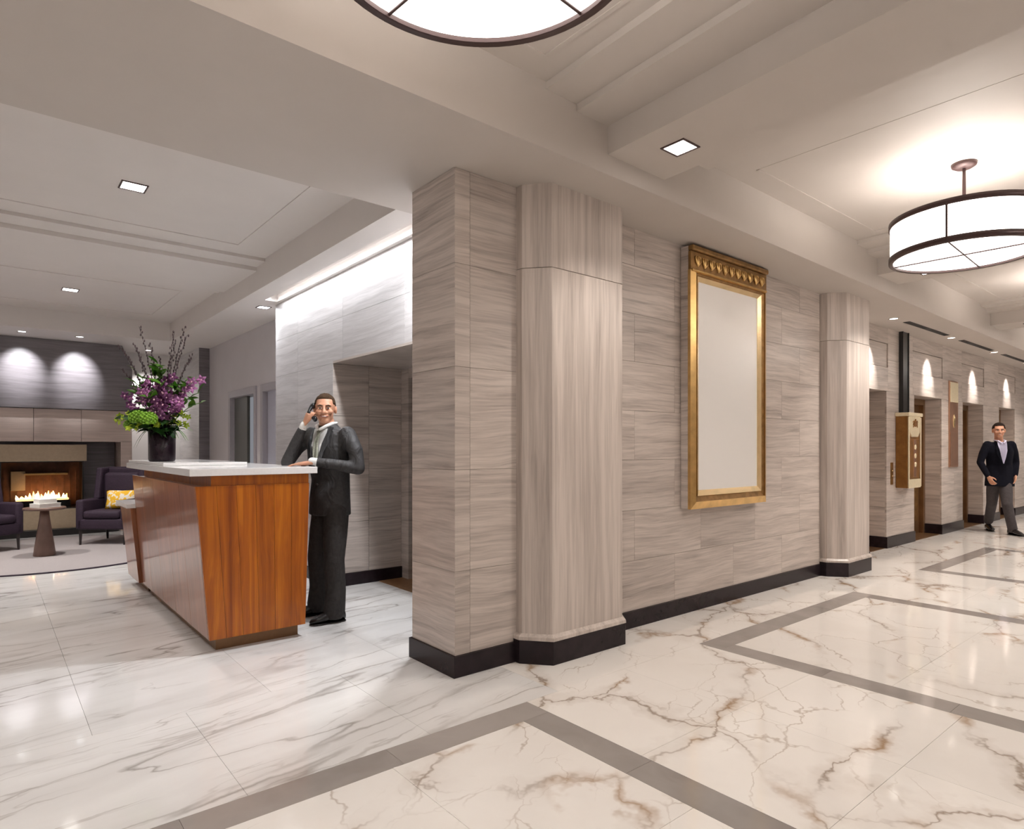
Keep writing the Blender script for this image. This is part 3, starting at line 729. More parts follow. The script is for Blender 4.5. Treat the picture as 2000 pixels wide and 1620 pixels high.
for x, lab in ((.38, 'small spotlight lighting the middle of the fireplace hood'), (1.06, 'small spotlight lighting the right of the fireplace hood'), (-.30, 'small spotlight lighting the left of the fireplace hood')):
    round_light(x, 11.36, 3.0, lab, 170, (x, FY - .08, 2.50), 56, 1.0, (.95, .97, 1), 'lens_cool', group='hood spotlights')
round_light(2.1, 12.2, 3.0, 'small spotlight on the white wall right of the fireplace', 110, (2.2, 12.68, 1.5), 80, .8, (1, .97, .95), group='hood spotlights')
for i, (a, c) in enumerate(ops):
    round_light((a + c) / 2 - .02, 3.06, ZE - .001, ['small round spotlight above the nearest elevator door', 'small round spotlight above the second elevator door', 'small round spotlight above the third elevator door', 'small round spotlight above the farthest elevator door'][i],
                150, ((a + c) / 2 - .02, EY, 2.36), 50, 1.0, group='spotlights above the elevator doors')
for i, x in enumerate((-2.2, .2, 2.6, 5.0, 7.4, 9.8, 12.2, 14.6, 17.0)):  # unseen row added to brighten the hall wall and floor from the front
    round_light(x, -.45, 3.0, 'added round fill light in the opposite soffit behind the camera', 48 if x < 6 else 80, (x + .2, 2.2, .4), 120, .8, (1, .93, .87), group='added fill lights of the opposite soffit')
for i, (a, c) in enumerate(((9.02, 10.55), (11.2, 12.75), (13.45, 15.0))):
    t = tag(empty('slot_diffuser'), ['dark slot air vent in the soffit nearest the pilaster', 'dark slot air vent in the soffit, middle of three', 'dark slot air vent in the soffit farthest down the hall'][i], 'air vent', 'slot vents along the elevator soffit')
    box('frame', a, c, 2.99, 3.07, ZE - .006, ZE + .002, 'vent', t)
    for q in (3.01, 3.03, 3.05): box('slat', a + .01, c - .01, q - .004, q + .004, ZE - .012, ZE - .004, 'black', t)

# ------------------------------------------------------------------ gilt mirror
gm = tag(empty('gilt_mirror'), 'tall gilt framed mirror with carved frieze on the limestone wall', 'mirror')
gx0, gx1, gz0, gz1, gy = 4.33, 5.50, .855, 2.975, 3.095
box('backing_block', gx0 + .003, gx1 - .003, gy - .072, gy, gz0 + .003, gz1 - .003, 'stone', gm)
ix0, ix1, iz0, iz1 = 4.46, 5.37, 1.005, 2.70
box('mirror_glass', ix0 - .01, ix1 + .01, gy - .078, gy - .070, iz0 - .01, iz1 + .01, 'mirror', gm)
def moulding(name, mat, o, i, yo, yi):
    """mitred frame ring between outer and inner rectangles, (x0,x1,z0,z1), front depth yo at the outer edge and yi at the inner"""
    bm = bmesh.new()
    def ring(r_, y): return [bm.verts.new((x, y, z)) for x, z in ((r_[0], r_[2]), (r_[1], r_[2]), (r_[1], r_[3]), (r_[0], r_[3]))]
    A_, B_, C_, D_ = ring(o, gy - .070), ring(o, yo), ring(i, yi), ring(i, gy - .070)
    for P, Q in ((A_, B_), (B_, C_), (C_, D_), (D_, A_)):
        for k in range(4): bm.faces.new((P[k], P[(k + 1) % 4], Q[(k + 1) % 4], Q[k]))
    return frombm(name, bm, mat, gm)
moulding('outer_moulding', 'brass', (gx0, gx1, gz0, 2.78), (gx0 + .05, gx1 - .05, gz0 + .06, 2.755), gy - .095, gy - .115)
moulding('middle_moulding', 'brass_dk', (gx0 + .045, gx1 - .045, gz0 + .055, 2.76), (ix0 - .035, ix1 + .035, iz0 - .04, iz1 + .03), gy - .105, gy - .085)
moulding('inner_moulding', 'brass_lt', (ix0 - .04, ix1 + .04, iz0 - .045, iz1 + .035), (ix0, ix1, iz0, iz1), gy - .10, gy - .082)
box('frieze', gx0, gx1, gy - .10, gy - .071, 2.78, 2.93, 'brass_dk', gm, .006)
box('cornice', gx0 - .004, gx1 + .004, gy - .122, gy - .071, 2.93, gz1, 'brass_dk', gm, .012)
box('bead', gx0 + .01, gx1 - .01, gy - .112, gy - .08, 2.765, 2.785, 'brass', gm, .006)
nO = 11
for i in range(nO):
    x = gx0 + .09 + (gx1 - gx0 - .18) * i / (nO - 1)
    bm = bmesh.new(); add_ell(bm, (x, gy - .102, 2.855), .022, .014, .045, None, 10, 8)
    for s in (-1, 1):
        add_tube(bm, [(x, gy - .104, 2.82), (x + s * .03, gy - .108, 2.85), (x + s * .036, gy - .104, 2.885), (x + s * .016, gy - .104, 2.895)], [.008, .009, .007, .004], 8)
    frombm('carved_ornament', bm, 'brass', gm, True)

# ------------------------------------------------------------------ things on the elevator wall
t = tag(empty('mail_chute'), 'narrow black mail chute running up the limestone wall', 'mail chute')
box('chute', 9.72, 9.95, EY - .045, EY - .001, 1.80, ZE - .002, 'black', t, .004)
for x in (9.72, 9.93): box('edge_strip', x, x + .02, EY - .055, EY - .043, 1.80, ZE - .002, 'black', t, .002)
t = tag(empty('letter_box'), 'ornate brown and cream metal letter box below the black chute', 'mailbox')
mx0, mx1, my0 = 9.60, 10.06, 3.20
box('body', mx0, mx1, my0 + .012, EY - .001, .80, 1.80, 'brownmetal', t, .006)
box('cornice', mx0 - .03, mx1 + .03, my0 - .02, EY - .001, 1.78, 1.83, 'cream', t, .01)
bm = bmesh.new()
fp_ = [(mx0 + .03, 1.78), (mx0 + .05, 1.56), (mx0 + .12, 1.50), (mx1 - .12, 1.50), (mx1 - .05, 1.56), (mx1 - .03, 1.78)]
a = [bm.verts.new((x, my0 - .004, z)) for x, z in fp_]; c = [bm.verts.new((x, my0 + .02, z)) for x, z in fp_]
bm.faces.new(a); bm.faces.new(c[::-1])
for i in range(6): bm.faces.new((a[i], c[i], c[(i + 1) % 6], a[(i + 1) % 6]))
sh = frombm('shield_panel', bm, 'cream', t)
bm = bmesh.new(); cx_ = (mx0 + mx1) / 2       # spread-winged bird emblem
add_ell(bm, (cx_, my0 - .008, 1.68), .022, .012, .045); add_ell(bm, (cx_, my0 - .010, 1.732), .013, .010, .014)
for s in (-1, 1):
    for q in range(3): add_tube(bm, [(cx_ + s * .01, my0 - .008, 1.69 - .02 * q), (cx_ + s * .055, my0 - .010, 1.715 - .025 * q), (cx_ + s * (.095 - .012 * q), my0 - .008, 1.70 - .035 * q)], [.011, .010, .004], 8)
frombm('bird_emblem', bm, 'brownmetal', sh, True)
box('front_panel', mx0 + .05, mx1 - .05, my0, my0 + .014, .94, 1.47, 'brownmetal', t, .004)
box('centre_strip', cx_ - .05, cx_ + .05, my0 - .006, my0 + .006, .95, 1.46, 'copper', t, .003)
for z in (1.36, 1.24, 1.12): ell('rosette', (cx_, my0 - .008, z), (.035, .012, .035), 'cream', t)
box('name_plate', mx0 + .02, mx1 - .02, my0 - .006, my0 + .012, .80, .92, 'cream', t, .004)
for x in (mx0 + .012, mx1 - .012): tube('edge_bead', [(x, my0, .82), (x, my0, 1.76)], .012, 'cream', t, 8)
t = tag(empty('call_plate'), 'small brass elevator call plate beside the letter box', 'call button')
box('plate', 9.42, 9.50, EY - .01, EY - .0005, .85, 1.15, 'brass_dk', t, .003)
for z in (.97, 1.04): lathe('button', [(.0005, 0), (.013, 0), (.013, .008), (.0005, .008)], (0, 0, 0), 'brass_lt', t, 16).matrix_local = Matrix.Translation((9.46, EY - .01, z)) @ Matrix.Rotation(R(90), 4, 'X')
t = tag(empty('copper_plaque'), 'tall copper plaque on the pier between elevator doors', 'plaque')
box('plate', 11.78, 12.20, EY - .018, EY - .0005, 1.04, 2.42, 'copper', t, .004)
box('reflection_plate', 11.80, 12.18, EY - .026, EY - .017, 2.08, 2.40, 'cream', t, .004)  # cream colour stands in for the bright reflection on the copper's top
box('lower_plate', 11.80, 12.18, EY - .024, EY - .017, 1.06, 1.60, 'copper', t, .004)
bm = bmesh.new(); add_ell(bm, (11.99, EY - .02, 1.78), .055, .012, .11); add_ell(bm, (11.99, EY - .026, 1.80), .028, .012, .06)
frombm('cartouche', bm, 'brass_lt', t, True)

# ------------------------------------------------------------------ reception desk
dk = tag(empty('reception_desk'), 'reception desk of orange brown veneer with white stone counter and leaning side', 'desk')
DY0, DY1 = 4.45, 6.75
def dx_left(z): return 1.118 - .085 * (z - .085) / 1.01
def dx_right(z): return 1.758 + .028 * (z - .085) / 1.01
zb_, zt_ = .088, 1.098
hexa('carcass', [(dx_left(zb_) + .018, DY0 + .018, zb_), (dx_right(zb_), DY0 + .018, zb_), (dx_right(zb_), DY1, zb_), (dx_left(zb_) + .018, DY1, zb_),
                 (dx_left(zt_) + .018, DY0 + .018, zt_ - .01), (dx_right(zt_), DY0 + .018, zt_ - .01), (dx_right(zt_), DY1, zt_ - .01), (dx_left(zt_) + .018, DY1, zt_ - .01)], 'wood_side', dk)
nb = 6
for i in range(nb):      # end boards
    f0, f1 = i / nb, (i + 1) / nb
    def X(f, z): return dx_left(z) + (dx_right(z) - dx_left(z)) * f
    g_ = .0008
    hexa('veneer_board', [(X(f0, zb_) + g_, DY0, zb_), (X(f1, zb_) - g_, DY0, zb_), (X(f1, zb_) - g_, DY0 + .018, zb_), (X(f0, zb_) + g_, DY0 + .018, zb_),
                          (X(f0, zt_) + g_, DY0, zt_), (X(f1, zt_) - g_, DY0, zt_), (X(f1, zt_) - g_, DY0 + .018, zt_), (X(f0, zt_) + g_, DY0 + .018, zt_)], 'wood', dk)
ns = 5
for i in range(ns):      # leaning side panels
    y0 = DY0 + .019 + (DY1 - DY0 - .019) * i / ns + .0015; y1 = DY0 + .019 + (DY1 - DY0 - .019) * (i + 1) / ns - .0015
    hexa('side_panel', [(dx_left(zb_), y0, zb_), (dx_left(zb_) + .017, y0, zb_), (dx_left(zb_) + .017, y1, zb_), (dx_left(zb_), y1, zb_),
                        (dx_left(zt_), y0, zt_), (dx_left(zt_) + .017, y0, zt_), (dx_left(zt_) + .017, y1, zt_), (dx_left(zt_), y1, zt_)], 'wood_side', dk)
box('frieze', 1.13, 1.785, DY0 + .010, DY1, zt_ - .01, 1.166, 'wood', dk)
box('toe_kick', 1.175, 1.73, DY0 + .075, DY1 - .05, 0, .089, 'toe', dk)
box('countertop', .992, 1.835, 4.42, 6.80, 1.166, 1.213, 'quartz', dk, .003)
# lower wing behind
hexa('wing_body', [(1.09, 6.77, .088), (1.75, 6.77, .088), (1.75, 7.34, .088), (1.09, 7.34, .088), (1.02, 6.77, .79), (1.77, 6.77, .79), (1.77, 7.34, .79), (1.02, 7.34, .79)], 'wood_side', dk, .002)
box('wing_toe_kick', 1.17, 1.73, 6.78, 7.28, 0, .089, 'toe', dk)
box('wing_top', .985, 1.80, 6.76, 7.36, .79, .83, 'quartz', dk, .003)
tag(box('white_tray', 1.00, 1.60, 5.25, 6.72, 1.2135, 1.237, 'quartz', None, .004), 'flat white tray slab under the flower vase on the counter', 'tray')

# ------------------------------------------------------------------ flowers
VX, VY, VZ = 1.12, 5.92, 1.2375
v = tag(empty('flower_vase', (VX, VY, VZ)), 'dark aubergine cylinder vase on the reception counter', 'vase')
lathe('vase_body', [(.088, 0), (.096, .004), (.100, .02), (.103, .30), (.098, .302), (.094, .29), (.092, .03), (.0005, .028)], (0, 0, 0), 'vase', v, 40, False)
lathe('vase_base', [(.0005, .0), (.09, .0), (.092, .02), (.0005, .02)], (0, 0, 0), 'vase', v, 40, False)
TOP = Vector((VX, VY, VZ + .27))
Rv = Vector((.771, -.637, 0)); Fv = Vector((.637, .771, 0))
def dirpt(r_, h, f=0.0): return TOP + Rv * r_ + Fv * f + Vector((0, 0, h))
def leafmesh(name, L, W, mat, bend=.25):
    bm = bmesh.new(); rows = []
    for i in range(6):
        s = i / 5; wd = W * math.sin(PI * min(1, .08 + s * .92)) ** .8 if i < 5 else .001
        z = -bend * L * s * s
        rows.append([bm.verts.new((-wd / 2, L * s, z + .12 * wd)), bm.verts.new((0, L * s, z)), bm.verts.new((wd / 2, L * s, z + .12 * wd))])
    for a, c in zip(rows, rows[1:]):
        for k in range(2): bm.faces.new((a[k], a[k + 1], c[k + 1], c[k]))
    bmesh.ops.solidify(bm, geom=bm.faces[:], thickness=.0012)
    me = bpy.data.meshes.new(name); bmesh.ops.recalc_face_normals(bm, faces=bm.faces[:]); bm.to_mesh(me); bm.free(); me.materials.append(M[mat])
    for p in me.polygons: p.use_smooth = True
    return me
LEAF = leafmesh('leaf', .11, .045, 'leaf'); LEAFD = leafmesh('leaf', .13, .05, 'leaf_dk'); LEAFL = leafmesh('leaf', .17, .022, 'leaf', .5); LEAFY = leafmesh('leaf', .12, .035, 'lime', .3)
def place(me, name, p, d, parent, roll=None, scale=1.0):
    o = bpy.data.objects.new(name, me); COL.objects.link(o); o.parent = parent
    d = Vector(d).normalized(); q = d.to_track_quat('Y', 'Z'); 
    q = q @ Matrix.Rotation(roll if roll is not None else random.uniform(-.8, .8), 3, 'Y').to_quaternion()
    o.rotation_mode = 'QUATERNION'; o.rotation_quaternion = q; o.location = p; o.scale = (scale,) * 3
    return o
def blossommesh(name, r_, mat, petals=5, lip=None):
    bm = bmesh.new()
    for k in range(petals):
        a = 2 * PI * k / petals + .3; d = Vector((math.cos(a), 0, math.sin(a))); s = Vector((-math.sin(a), 0, math.cos(a)))
        wd = r_ * .52
        pts = [Vector((0, 0, 0)), d * r_ * .5 + s * wd * .6 + Vector((0, -.10 * r_, 0)), d * r_ + Vector((0, .05 * r_, 0)), d * r_ * .5 - s * wd * .6 + Vector((0, -.10 * r_, 0)), d * r_ * .55 + Vector((0, -.22 * r_, 0))]
        vv = [bm.verts.new(p) for p in pts]
        for f in ((0, 1, 4), (1, 2, 4), (2, 3, 4), (3, 0, 4)): bm.faces.new([vv[i] for i in f])
    bmesh.ops.solidify(bm, geom=bm.faces[:], thickness=.001)
    bmesh.ops.recalc_face_normals(bm, faces=bm.faces[:])
    me = bpy.data.meshes.new(name); bm.to_mesh(me); bm.free(); me.materials.append(M[mat]); return me
ORC = blossommesh('orchid_blossom', .050, 'orchid'); ORCD = blossommesh('orchid_blossom', .044, 'orchid_dk'); LIMEB = blossommesh('lime_blossom', .030, 'lime')
bm = bmesh.new(); add_ell(bm, (0, 0, 0), .006, .008, .008, None, 8, 6); me_lip = bpy.data.meshes.new('blossom_lip'); bm.to_mesh(me_lip); bm.free(); me_lip.materials.append(M['orchid_lip'])
def bez(a, b_, c, n=8):
    return [a * (1 - t) ** 2 + b_ * 2 * t * (1 - t) + c * t * t for t in [i / n for i in range(n + 1)]]
# pussy-willow branches
branches = [(-.39, .70, .05), (-.30, .66, -.05), (-.25, .68, .06), (-.19, .85, .0), (-.20, .70, -.06), (-.13, .72, .05), (-.02, .60, .0), (.10, .74, .03), (.13, .80, -.05), (.17, .86, .04), (.21, .78, .0), (.27, .62, -.03), (-.34, .50, .0), (.20, .60, .07)]
ORD = ['leftmost', 'second from left', 'third from left', 'fourth from left', 'fifth from left', 'sixth from left', 'seventh from left', 'eighth from left', 'ninth from left', 'tenth from left',
       'eleventh from left', 'twelfth from left', 'thirteenth from left', 'fourteenth from left', 'fifteenth from left', 'sixteenth from left', 'seventeenth from left', 'eighteenth from left', 'nineteenth from left', 'twentieth from left', 'twenty-first from left', 'twenty-second from left']
def order(items): return {it: ORD[k] for k, it in enumerate(sorted(items))}
def side(r_): return 'left' if r_ < -.1 else ('right' if r_ > .1 else 'middle')
for i, (r_, h, f) in enumerate(branches):
    t = tag(empty('willow_branch', TOP), 'thin brown budded branch above the bouquet, %s by its tip' % order(branches)[(r_, h, f)], 'branch', 'willow branches in the vase')
    pts = bez(TOP + Vector((0, 0, -.2)), dirpt(r_ * .35, h * .55, f * .5), dirpt(r_, h, f), 9)
    pts = [p - TOP for p in pts]
    tube('twig', pts, [.004 - .00025 * k for k in range(10)], 'twig', t, 6)
    bm = bmesh.new()
    for k in range(20):
        s = 4.2 + 4.7 * k / 19; i0 = min(8, int(s)); p = pts[i0].lerp(pts[i0 + 1], s - i0)
        o_ = Vector((random.uniform(-1, 1), random.uniform(-1, 1), random.uniform(.2, .6))) * .010
        add_ell(bm, p + o_, .0055, .0055, .012, None, 6, 5)
    frombm('buds', bm, 'catkin', t, True)['kind'] = 'stuff'
# orchid sprays
sprays = [(-.27, .30, -.02, 1), (-.22, .20, -.08, 1), (-.12, .40, -.02, 0), (-.10, .30, -.10, 0), (.04, .38, -.06, 0), (.10, .42, .02, 0), (.12, .30, -.12, 0), (.20, .28, -.06, 0), (.31, .40, 0, 0), (.10, .17, -.16, 0), (.06, .24, -.14, 0), (.23, .20, -.1, 0)]
for i, (r_, h, f, dark) in enumerate(sprays):
    kind = 'dark purple' if dark else 'mauve pink'
    t = tag(empty('orchid_spray', TOP), '%s orchid spray in the bouquet, %s among the orchids' % (kind, order(sprays)[(r_, h, f, dark)]), 'flower', 'orchid sprays in the vase')
    pts = [p - TOP for p in bez(TOP + Vector((0, 0, -.15)), dirpt(r_ * .4, h * .8, f * .6), dirpt(r_, h, f), 8)]
    tube('stem', pts, .003, 'stem', t, 6)
    for k in range(6):
        s = 4.2 + 3.7 * k / 5; i0 = min(7, int(s)); p = pts[i0].lerp(pts[i0 + 1], s - i0)
        o_ = Rv * random.uniform(-.035, .035) + Vector((0, 0, random.uniform(-.03, .03))) - Fv * random.uniform(.005, .05)
        d = (Fv + Rv * random.uniform(-.5, .5) + Vector((0, 0, random.uniform(-.4, .4))))
        bl = place(ORCD if dark else ORC, 'blossom', p + o_, d, t, random.uniform(0, 1.2))
        lp = bpy.data.objects.new('blossom_lip', me_lip); COL.objects.link(lp); lp.parent = bl; lp.location = (0, -.006, 0)
# hydrangea heads
def hydrangea(r_, h, f, lab, R_=.062):
    t = tag(empty('hydrangea', TOP), lab, 'flower', 'green hydrangea heads')
    c0 = dirpt(r_, h, f) - TOP
    tube('stem', [Vector((0, 0, -.15)), c0 * .5, c0], .004, 'stem', t, 6)
    bm = bmesh.new()
    for k in range(70):
        a = k * 2.39996; z = 1 - 1.75 * (k + .5) / 70; rr = math.sqrt(max(0, 1 - z * z))
        p = c0 + Vector((rr * math.cos(a), rr * math.sin(a), z * .85)) * R_
        add_ell(bm, p, .011, .011, .009, None, 6, 4)
    add_ell(bm, c0, R_ * .9, R_ * .9, R_ * .75)
    frombm('flower_head', bm, 'hyd', t, True)
hydrangea(-.10, .085, -.17, 'round green hydrangea head at the front left of the bouquet')
hydrangea(-.005, .075, -.19, 'round green hydrangea head at the front middle of the bouquet')
hydrangea(-.20, .03, -.10, 'smaller green hydrangea head low at the left of the bouquet', .045)
# lime sprays low at the sides
limes = ((-.36, .09, -.02), (-.30, .06, -.08), (-.20, -.01, -.15), (-.10, -.01, -.18), (.24, .10, -.06), (.26, .03, -.08), (.06, .02, -.18))
for r_, h, f in limes:
    t = tag(empty('lime_spray', TOP), 'yellow green flower spray low in the bouquet, %s of its kind' % order(limes)[(r_, h, f)], 'flower', 'lime sprays in the vase')
    pts = [p - TOP for p in bez(TOP, dirpt(r_ * .5, h + .07, f * .6), dirpt(r_, h, f), 8)]
    tube('stem', pts, .003, 'stem', t, 6)
    for k in range(8):
        p = pts[2 + (k * 6) // 7]
        place(LIMEB, 'blossom', p + Rv * random.uniform(-.02, .02) + Vector((0, 0, random.uniform(-.02, .025))) - Fv * .01, Fv + Rv * random.uniform(-.6, .6) + Vector((0, 0, random.uniform(-.5, .3))), t, random.uniform(0, 1.2))
# leafy sprigs
sprigs = [(-.20, .46, 0, 0), (-.05, .55, .02, 0), (.02, .50, -.03, 0), (.0, .44, .0, 0), (.22, .42, 0, 0), (.26, .38, -.02, 0), (.33, .22, 0, 0), (-.03, .27, -.14, 0), (-.22, .38, .0, 0), (-.16, .05, -.16, 1), (.05, .06, -.16, 1), (.16, .06, -.14, 1), (.20, -.02, -.10, 1), (-.10, .14, -.12, 1), (.10, .12, -.12, 1), (-.24, .10, -.04, 1), (.0, .0, -.2, 1), (.05, .36, -.1, 0), (-.15, .28, -.1, 0), (.17, .34, -.08, 0), (.29, .30, .02, 0), (-.06, .48, -.04, 0)]
for i, (r_, h, f, dk_) in enumerate(sprigs):
    t = tag(empty('leaf_sprig', TOP), '%s green leafy sprig in the bouquet, %s of the sprigs' % ('dark' if dk_ else 'bright', order(sprigs)[(r_, h, f, dk_)]), 'foliage', 'leaf sprigs in the vase')
    pts = [p - TOP for p in bez(TOP + Vector((0, 0, -.12)), dirpt(r_ * .4, h * .7 + .03, f * .5), dirpt(r_, h, f), 7)]
    tube('stem', pts, .003, 'stem', t, 6)
    for k in range(9):
        p = pts[3 + (k % 5)]
        d = Vector((0, 0, random.uniform(.0, .9) if h > .2 else random.uniform(-.3, .5))) + Rv * (random.choice((-1, 1)) * random.uniform(.3, .9)) - Fv * random.uniform(-.2, .7)
        place(LEAFD if dk_ else LEAF, 'leaf', p, d, t, None, random.uniform(.7, 1.1))
blades = ((.24, -.10), (.28, -.02), (.16, -.08), (-.05, -.07), (-.19, -.16), (-.17, -.12))
for i, (r_, h) in enumerate(blades):
    t = tag(empty('grass_blade_tuft', TOP), 'thin leaf blades spilling over the vase rim, %s of the tufts' % order(blades)[(r_, h)], 'foliage', 'thin blades over the vase rim')
    for k in range(2):
        e_ = dirpt(r_ + .02 * k, h, -.08) - TOP
        tube('blade', bez(Vector((0, 0, 0)), Vector((e_.x * .6, e_.y * .6, .06)), e_, 6), [.003, .005, .006, .006, .005, .004, .001], 'leaf' if r_ > -.1 else 'leaf_dk', t, 6, (Vector((0, 0, 1)), .3))

# ------------------------------------------------------------------ seating by the fire
def rbox(bm, x0, x1, y0, y1, z0, z1, w=.03, seg=3):
    b2 = bmesh.new(); add_box(b2, x0, x1, y0, y1, z0, z1); bev(b2, w, seg)
    me = bpy.data.meshes.new('t'); b2.to_mesh(me); b2.free(); bm.from_mesh(me); bpy.data.meshes.remove(me)
def part(name, x0, x1, y0, y1, z0, z1, mat, parent, w=.03):
    bm = bmesh.new(); rbox(bm, x0, x1, y0, y1, z0, z1, w); return frombm(name, bm, mat, parent, True)
def wing_chair(loc, rz, label):
    """faces -Y; footprint 0.70 x 0.72"""
    t = tag(empty('wing_chair', loc, rz), label, 'armchair', 'plum wing chairs by the fireplace')
    part('seat', -.33, .33, -.33, .30, .21, .36, 'purple', t, .025)
    part('seat_cushion', -.25, .25, -.345, .22, .36, .47, 'purple', t, .04)
    bk = hexa('backrest', [(-.33, .20, .30), (.33, .20, .30), (.33, .33, .30), (-.33, .33, .30), (-.33, .27, 1.06), (.33, .27, 1.06), (.33, .38, 1.06), (-.33, .38, 1.06)], 'purple', t, .035)
    part('back_cushion', -.25, .25, .12, .27, .47, .98, 'purple', bk, .05)
    for s in (-1, 1):
        x0, x1 = sorted((s * .25, s * .355))
        part('armrest', x0, x1, -.33, .28, .21, .62, 'purple', t, .03)
        hexa('wing', [(x0 + .02, .02, .60), (x1, .02, .60), (x1, .34, .60), (x0 + .02, .34, .60), (x0 + .02, .10, 1.05), (x1, .10, 1.05), (x1, .36, 1.05), (x0 + .02, .36, 1.05)], 'purple', t, .025)
        for yy, k in ((-.29, 1), (.30, -1)):
            x = s * .30
            add = bmesh.new(); add_loft(add, [((x, yy, .22), (.026, 0, 0), (0, .026, 0)), ((x, yy - k * .01, .0), (.016, 0, 0), (0, .016, 0))], 4)
            frombm('leg', add, 'darkwood', t)
    return t
rz1 = math.atan2(-.62, .78)
wing_chair((1.41, 10.58, .012), rz1, 'plum wing chair with a yellow patterned pillow beside the desk')
wing_chair((-.10, 10.62, .012), R(35), 'plum wing chair cut off by the left edge of the picture')
# pillow
def pillow(loc, rz, tilt):
    bm = bmesh.new(); n = 12; W_, H_, D_ = .21, .135, .065; g1 = []; g2 = []
    for j in range(n + 1):
        r1, r2 = [], []
        for i in range(n + 1):
            u, v_ = 2 * i / n - 1, 2 * j / n - 1
            puff = ((1 - abs(u) ** 2.6) * (1 - abs(v_) ** 2.6)) ** .5
            k = 1 - .06 * (1 - abs(u)) * abs(v_) - .06 * (1 - abs(v_)) * abs(u)
            r1.append(bm.verts.new((u * W_ * k, -D_ * puff, v_ * H_ * k))); r2.append(bm.verts.new((u * W_ * k, D_ * puff + .001, v_ * H_ * k)))
        g1.append(r1); g2.append(r2)
    for g_ in (g1, g2):
        for j in range(n):
            for i in range(n): bm.faces.new((g_[j][i], g_[j][i + 1], g_[j + 1][i + 1], g_[j + 1][i]))
    bmesh.ops.remove_doubles(bm, verts=bm.verts[:], dist=.0015)
    o = frombm('throw_pillow', bm, 'pillow', None, True); o.location = loc; o.rotation_euler = (tilt, 0, rz); return o
tag(pillow((1.475, 10.50, .615), rz1 + .12, R(-12)), 'yellow and white patterned lumbar pillow on the plum chair', 'pillow')
# side table
t = tag(empty('side_table', (.55, 9.78, .012)), 'round topped brown side table on a tapering conical pedestal', 'table')
lathe('pedestal', [(.115, 0), (.118, .01), (.085, .25), (.055, .46), (.045, .57)], (0, 0, 0), 'tablewood', t, 40)
lathe('table_top', [(.0005, .57), (.215, .57), (.222, .578), (.222, .592), (.215, .60), (.0005, .60)], (0, 0, 0), 'tablewood', t, 48, False)
for i, (z, w_, d_, h_, a, lab) in enumerate(((.6125, .26, .19, .05, .5, 'thick white book lying on the round side table'), (.6635, .20, .15, .05, .35, 'smaller white book on top of the other book on the side table'))):
    t = tag(empty('book', (.56, 9.76, z), a), lab, 'book')
    box('page_block', -w_ / 2 + .004, w_ / 2 - .006, -d_ / 2 + .006, d_ / 2 - .006, .003, h_ - .003, 'paper', t)
    box('cover', -w_ / 2, w_ / 2, -d_ / 2, d_ / 2, h_ - .003, h_, 'paper', t); box('cover', -w_ / 2, w_ / 2, -d_ / 2, d_ / 2, 0, .003, 'paper', t); box('spine', -w_ / 2, -w_ / 2 + .003, -d_ / 2, d_ / 2, .003, h_ - .003, 'paper', t)
rg = tag(empty('area_rug', (.62, 10.05, 0)), 'large round grey rug under the plum chairs and side table', 'rug')
lathe('rug_field', [(.0005, 0), (1.62, 0), (1.62, .010), (1.60, .012), (.0005, .012)], (0, 0, 0), 'rug', rg, 96, False)
lathe('rug_edge', [(1.60, 0), (1.635, 0), (1.635, .011), (1.60, .0125)], (0, 0, 0), 'purple', rg, 96, False)

# ------------------------------------------------------------------ people
def V(*a): return Vector(a)
def torso_frame(shL, shR):
    L = (shL - shR); L.z = 0; L.normalize(); F_ = Vector((L.y, -L.x, 0)); return L, F_
def head_parts(bm, c, f, k=1.0):
    """head about 0.23 m tall centred at c, facing f"""
    f = Vector(f).normalized(); up = V(0, 0, 1); l = (-f).cross(up).normalized()
    rot = Matrix((l, -f, up)).transposed()      # local x = left, -y = face
    def P(x, y, z): return c + rot @ V(x * k, y * k, z * k)
    add_ell(bm, P(0, .012, .028), .077 * k, .096 * k, .088 * k, rot)
    add_ell(bm, P(0, -.012, -.035), .064 * k, .078 * k, .078 * k, rot)
    add_ell(bm, P(0, -.050, -.085), .036 * k, .034 * k, .030 * k, rot)
    add_ell(bm, P(0, -.074, .026), .050 * k, .018 * k, .018 * k, rot)
    add_tube(bm, [P(0, -.086, .018), P(0, -.100, -.010), P(0, -.108, -.028)], [.008 * k, .011 * k, .014 * k], 8)
    for s in (-1, 1):
        add_ell(bm, P(s * .016, -.094, -.030), .010 * k, .011 * k, .008 * k, rot)
        add_ell(bm, P(s * .040, -.068, -.022), .024 * k, .020 * k, .022 * k, rot)
        add_ell(bm, P(s * .080, .016, -.004), .010 * k, .020 * k, .032 * k, rot)
    add_tube(bm, [P(-.022, -.084, -.056), P(0, -.092, -.060), P(.022, -.084, -.056)], [.006 * k, .009 * k, .006 * k], 8)
    return rot, P
def face_bits(body, rot, P, k, hair, brow):
    for s in (-1, 1):
        e_ = ell('eye', P(s * .030, -.084, .004), (.0115 * k, .008 * k, .0058 * k), 'eye', body, rot, 12, 8)
        ell('iris', P(s * .030, -.0895, .004), (.0058 * k, .004 * k, .0058 * k), 'iris', e_, rot, 10, 8)
        tube('eyebrow', [P(s * .015, -.094, .022), P(s * .032, -.092, .027), P(s * .050, -.080, .021)], [.0035 * k, .0045 * k, .003 * k], hair, body, 6)
    tube('lips', [P(-.027, -.083, -.053), P(-.012, -.0955, -.061), P(.012, -.0955, -.061), P(.027, -.083, -.053)], [.0025 * k, .0048 * k, .0048 * k, .0025 * k], 'lip', body, 8)
    tube('teeth', [P(-.014, -.0985, -.0585), P(.014, -.0985, -.0585)], .0028 * k, 'eye', body, 6)
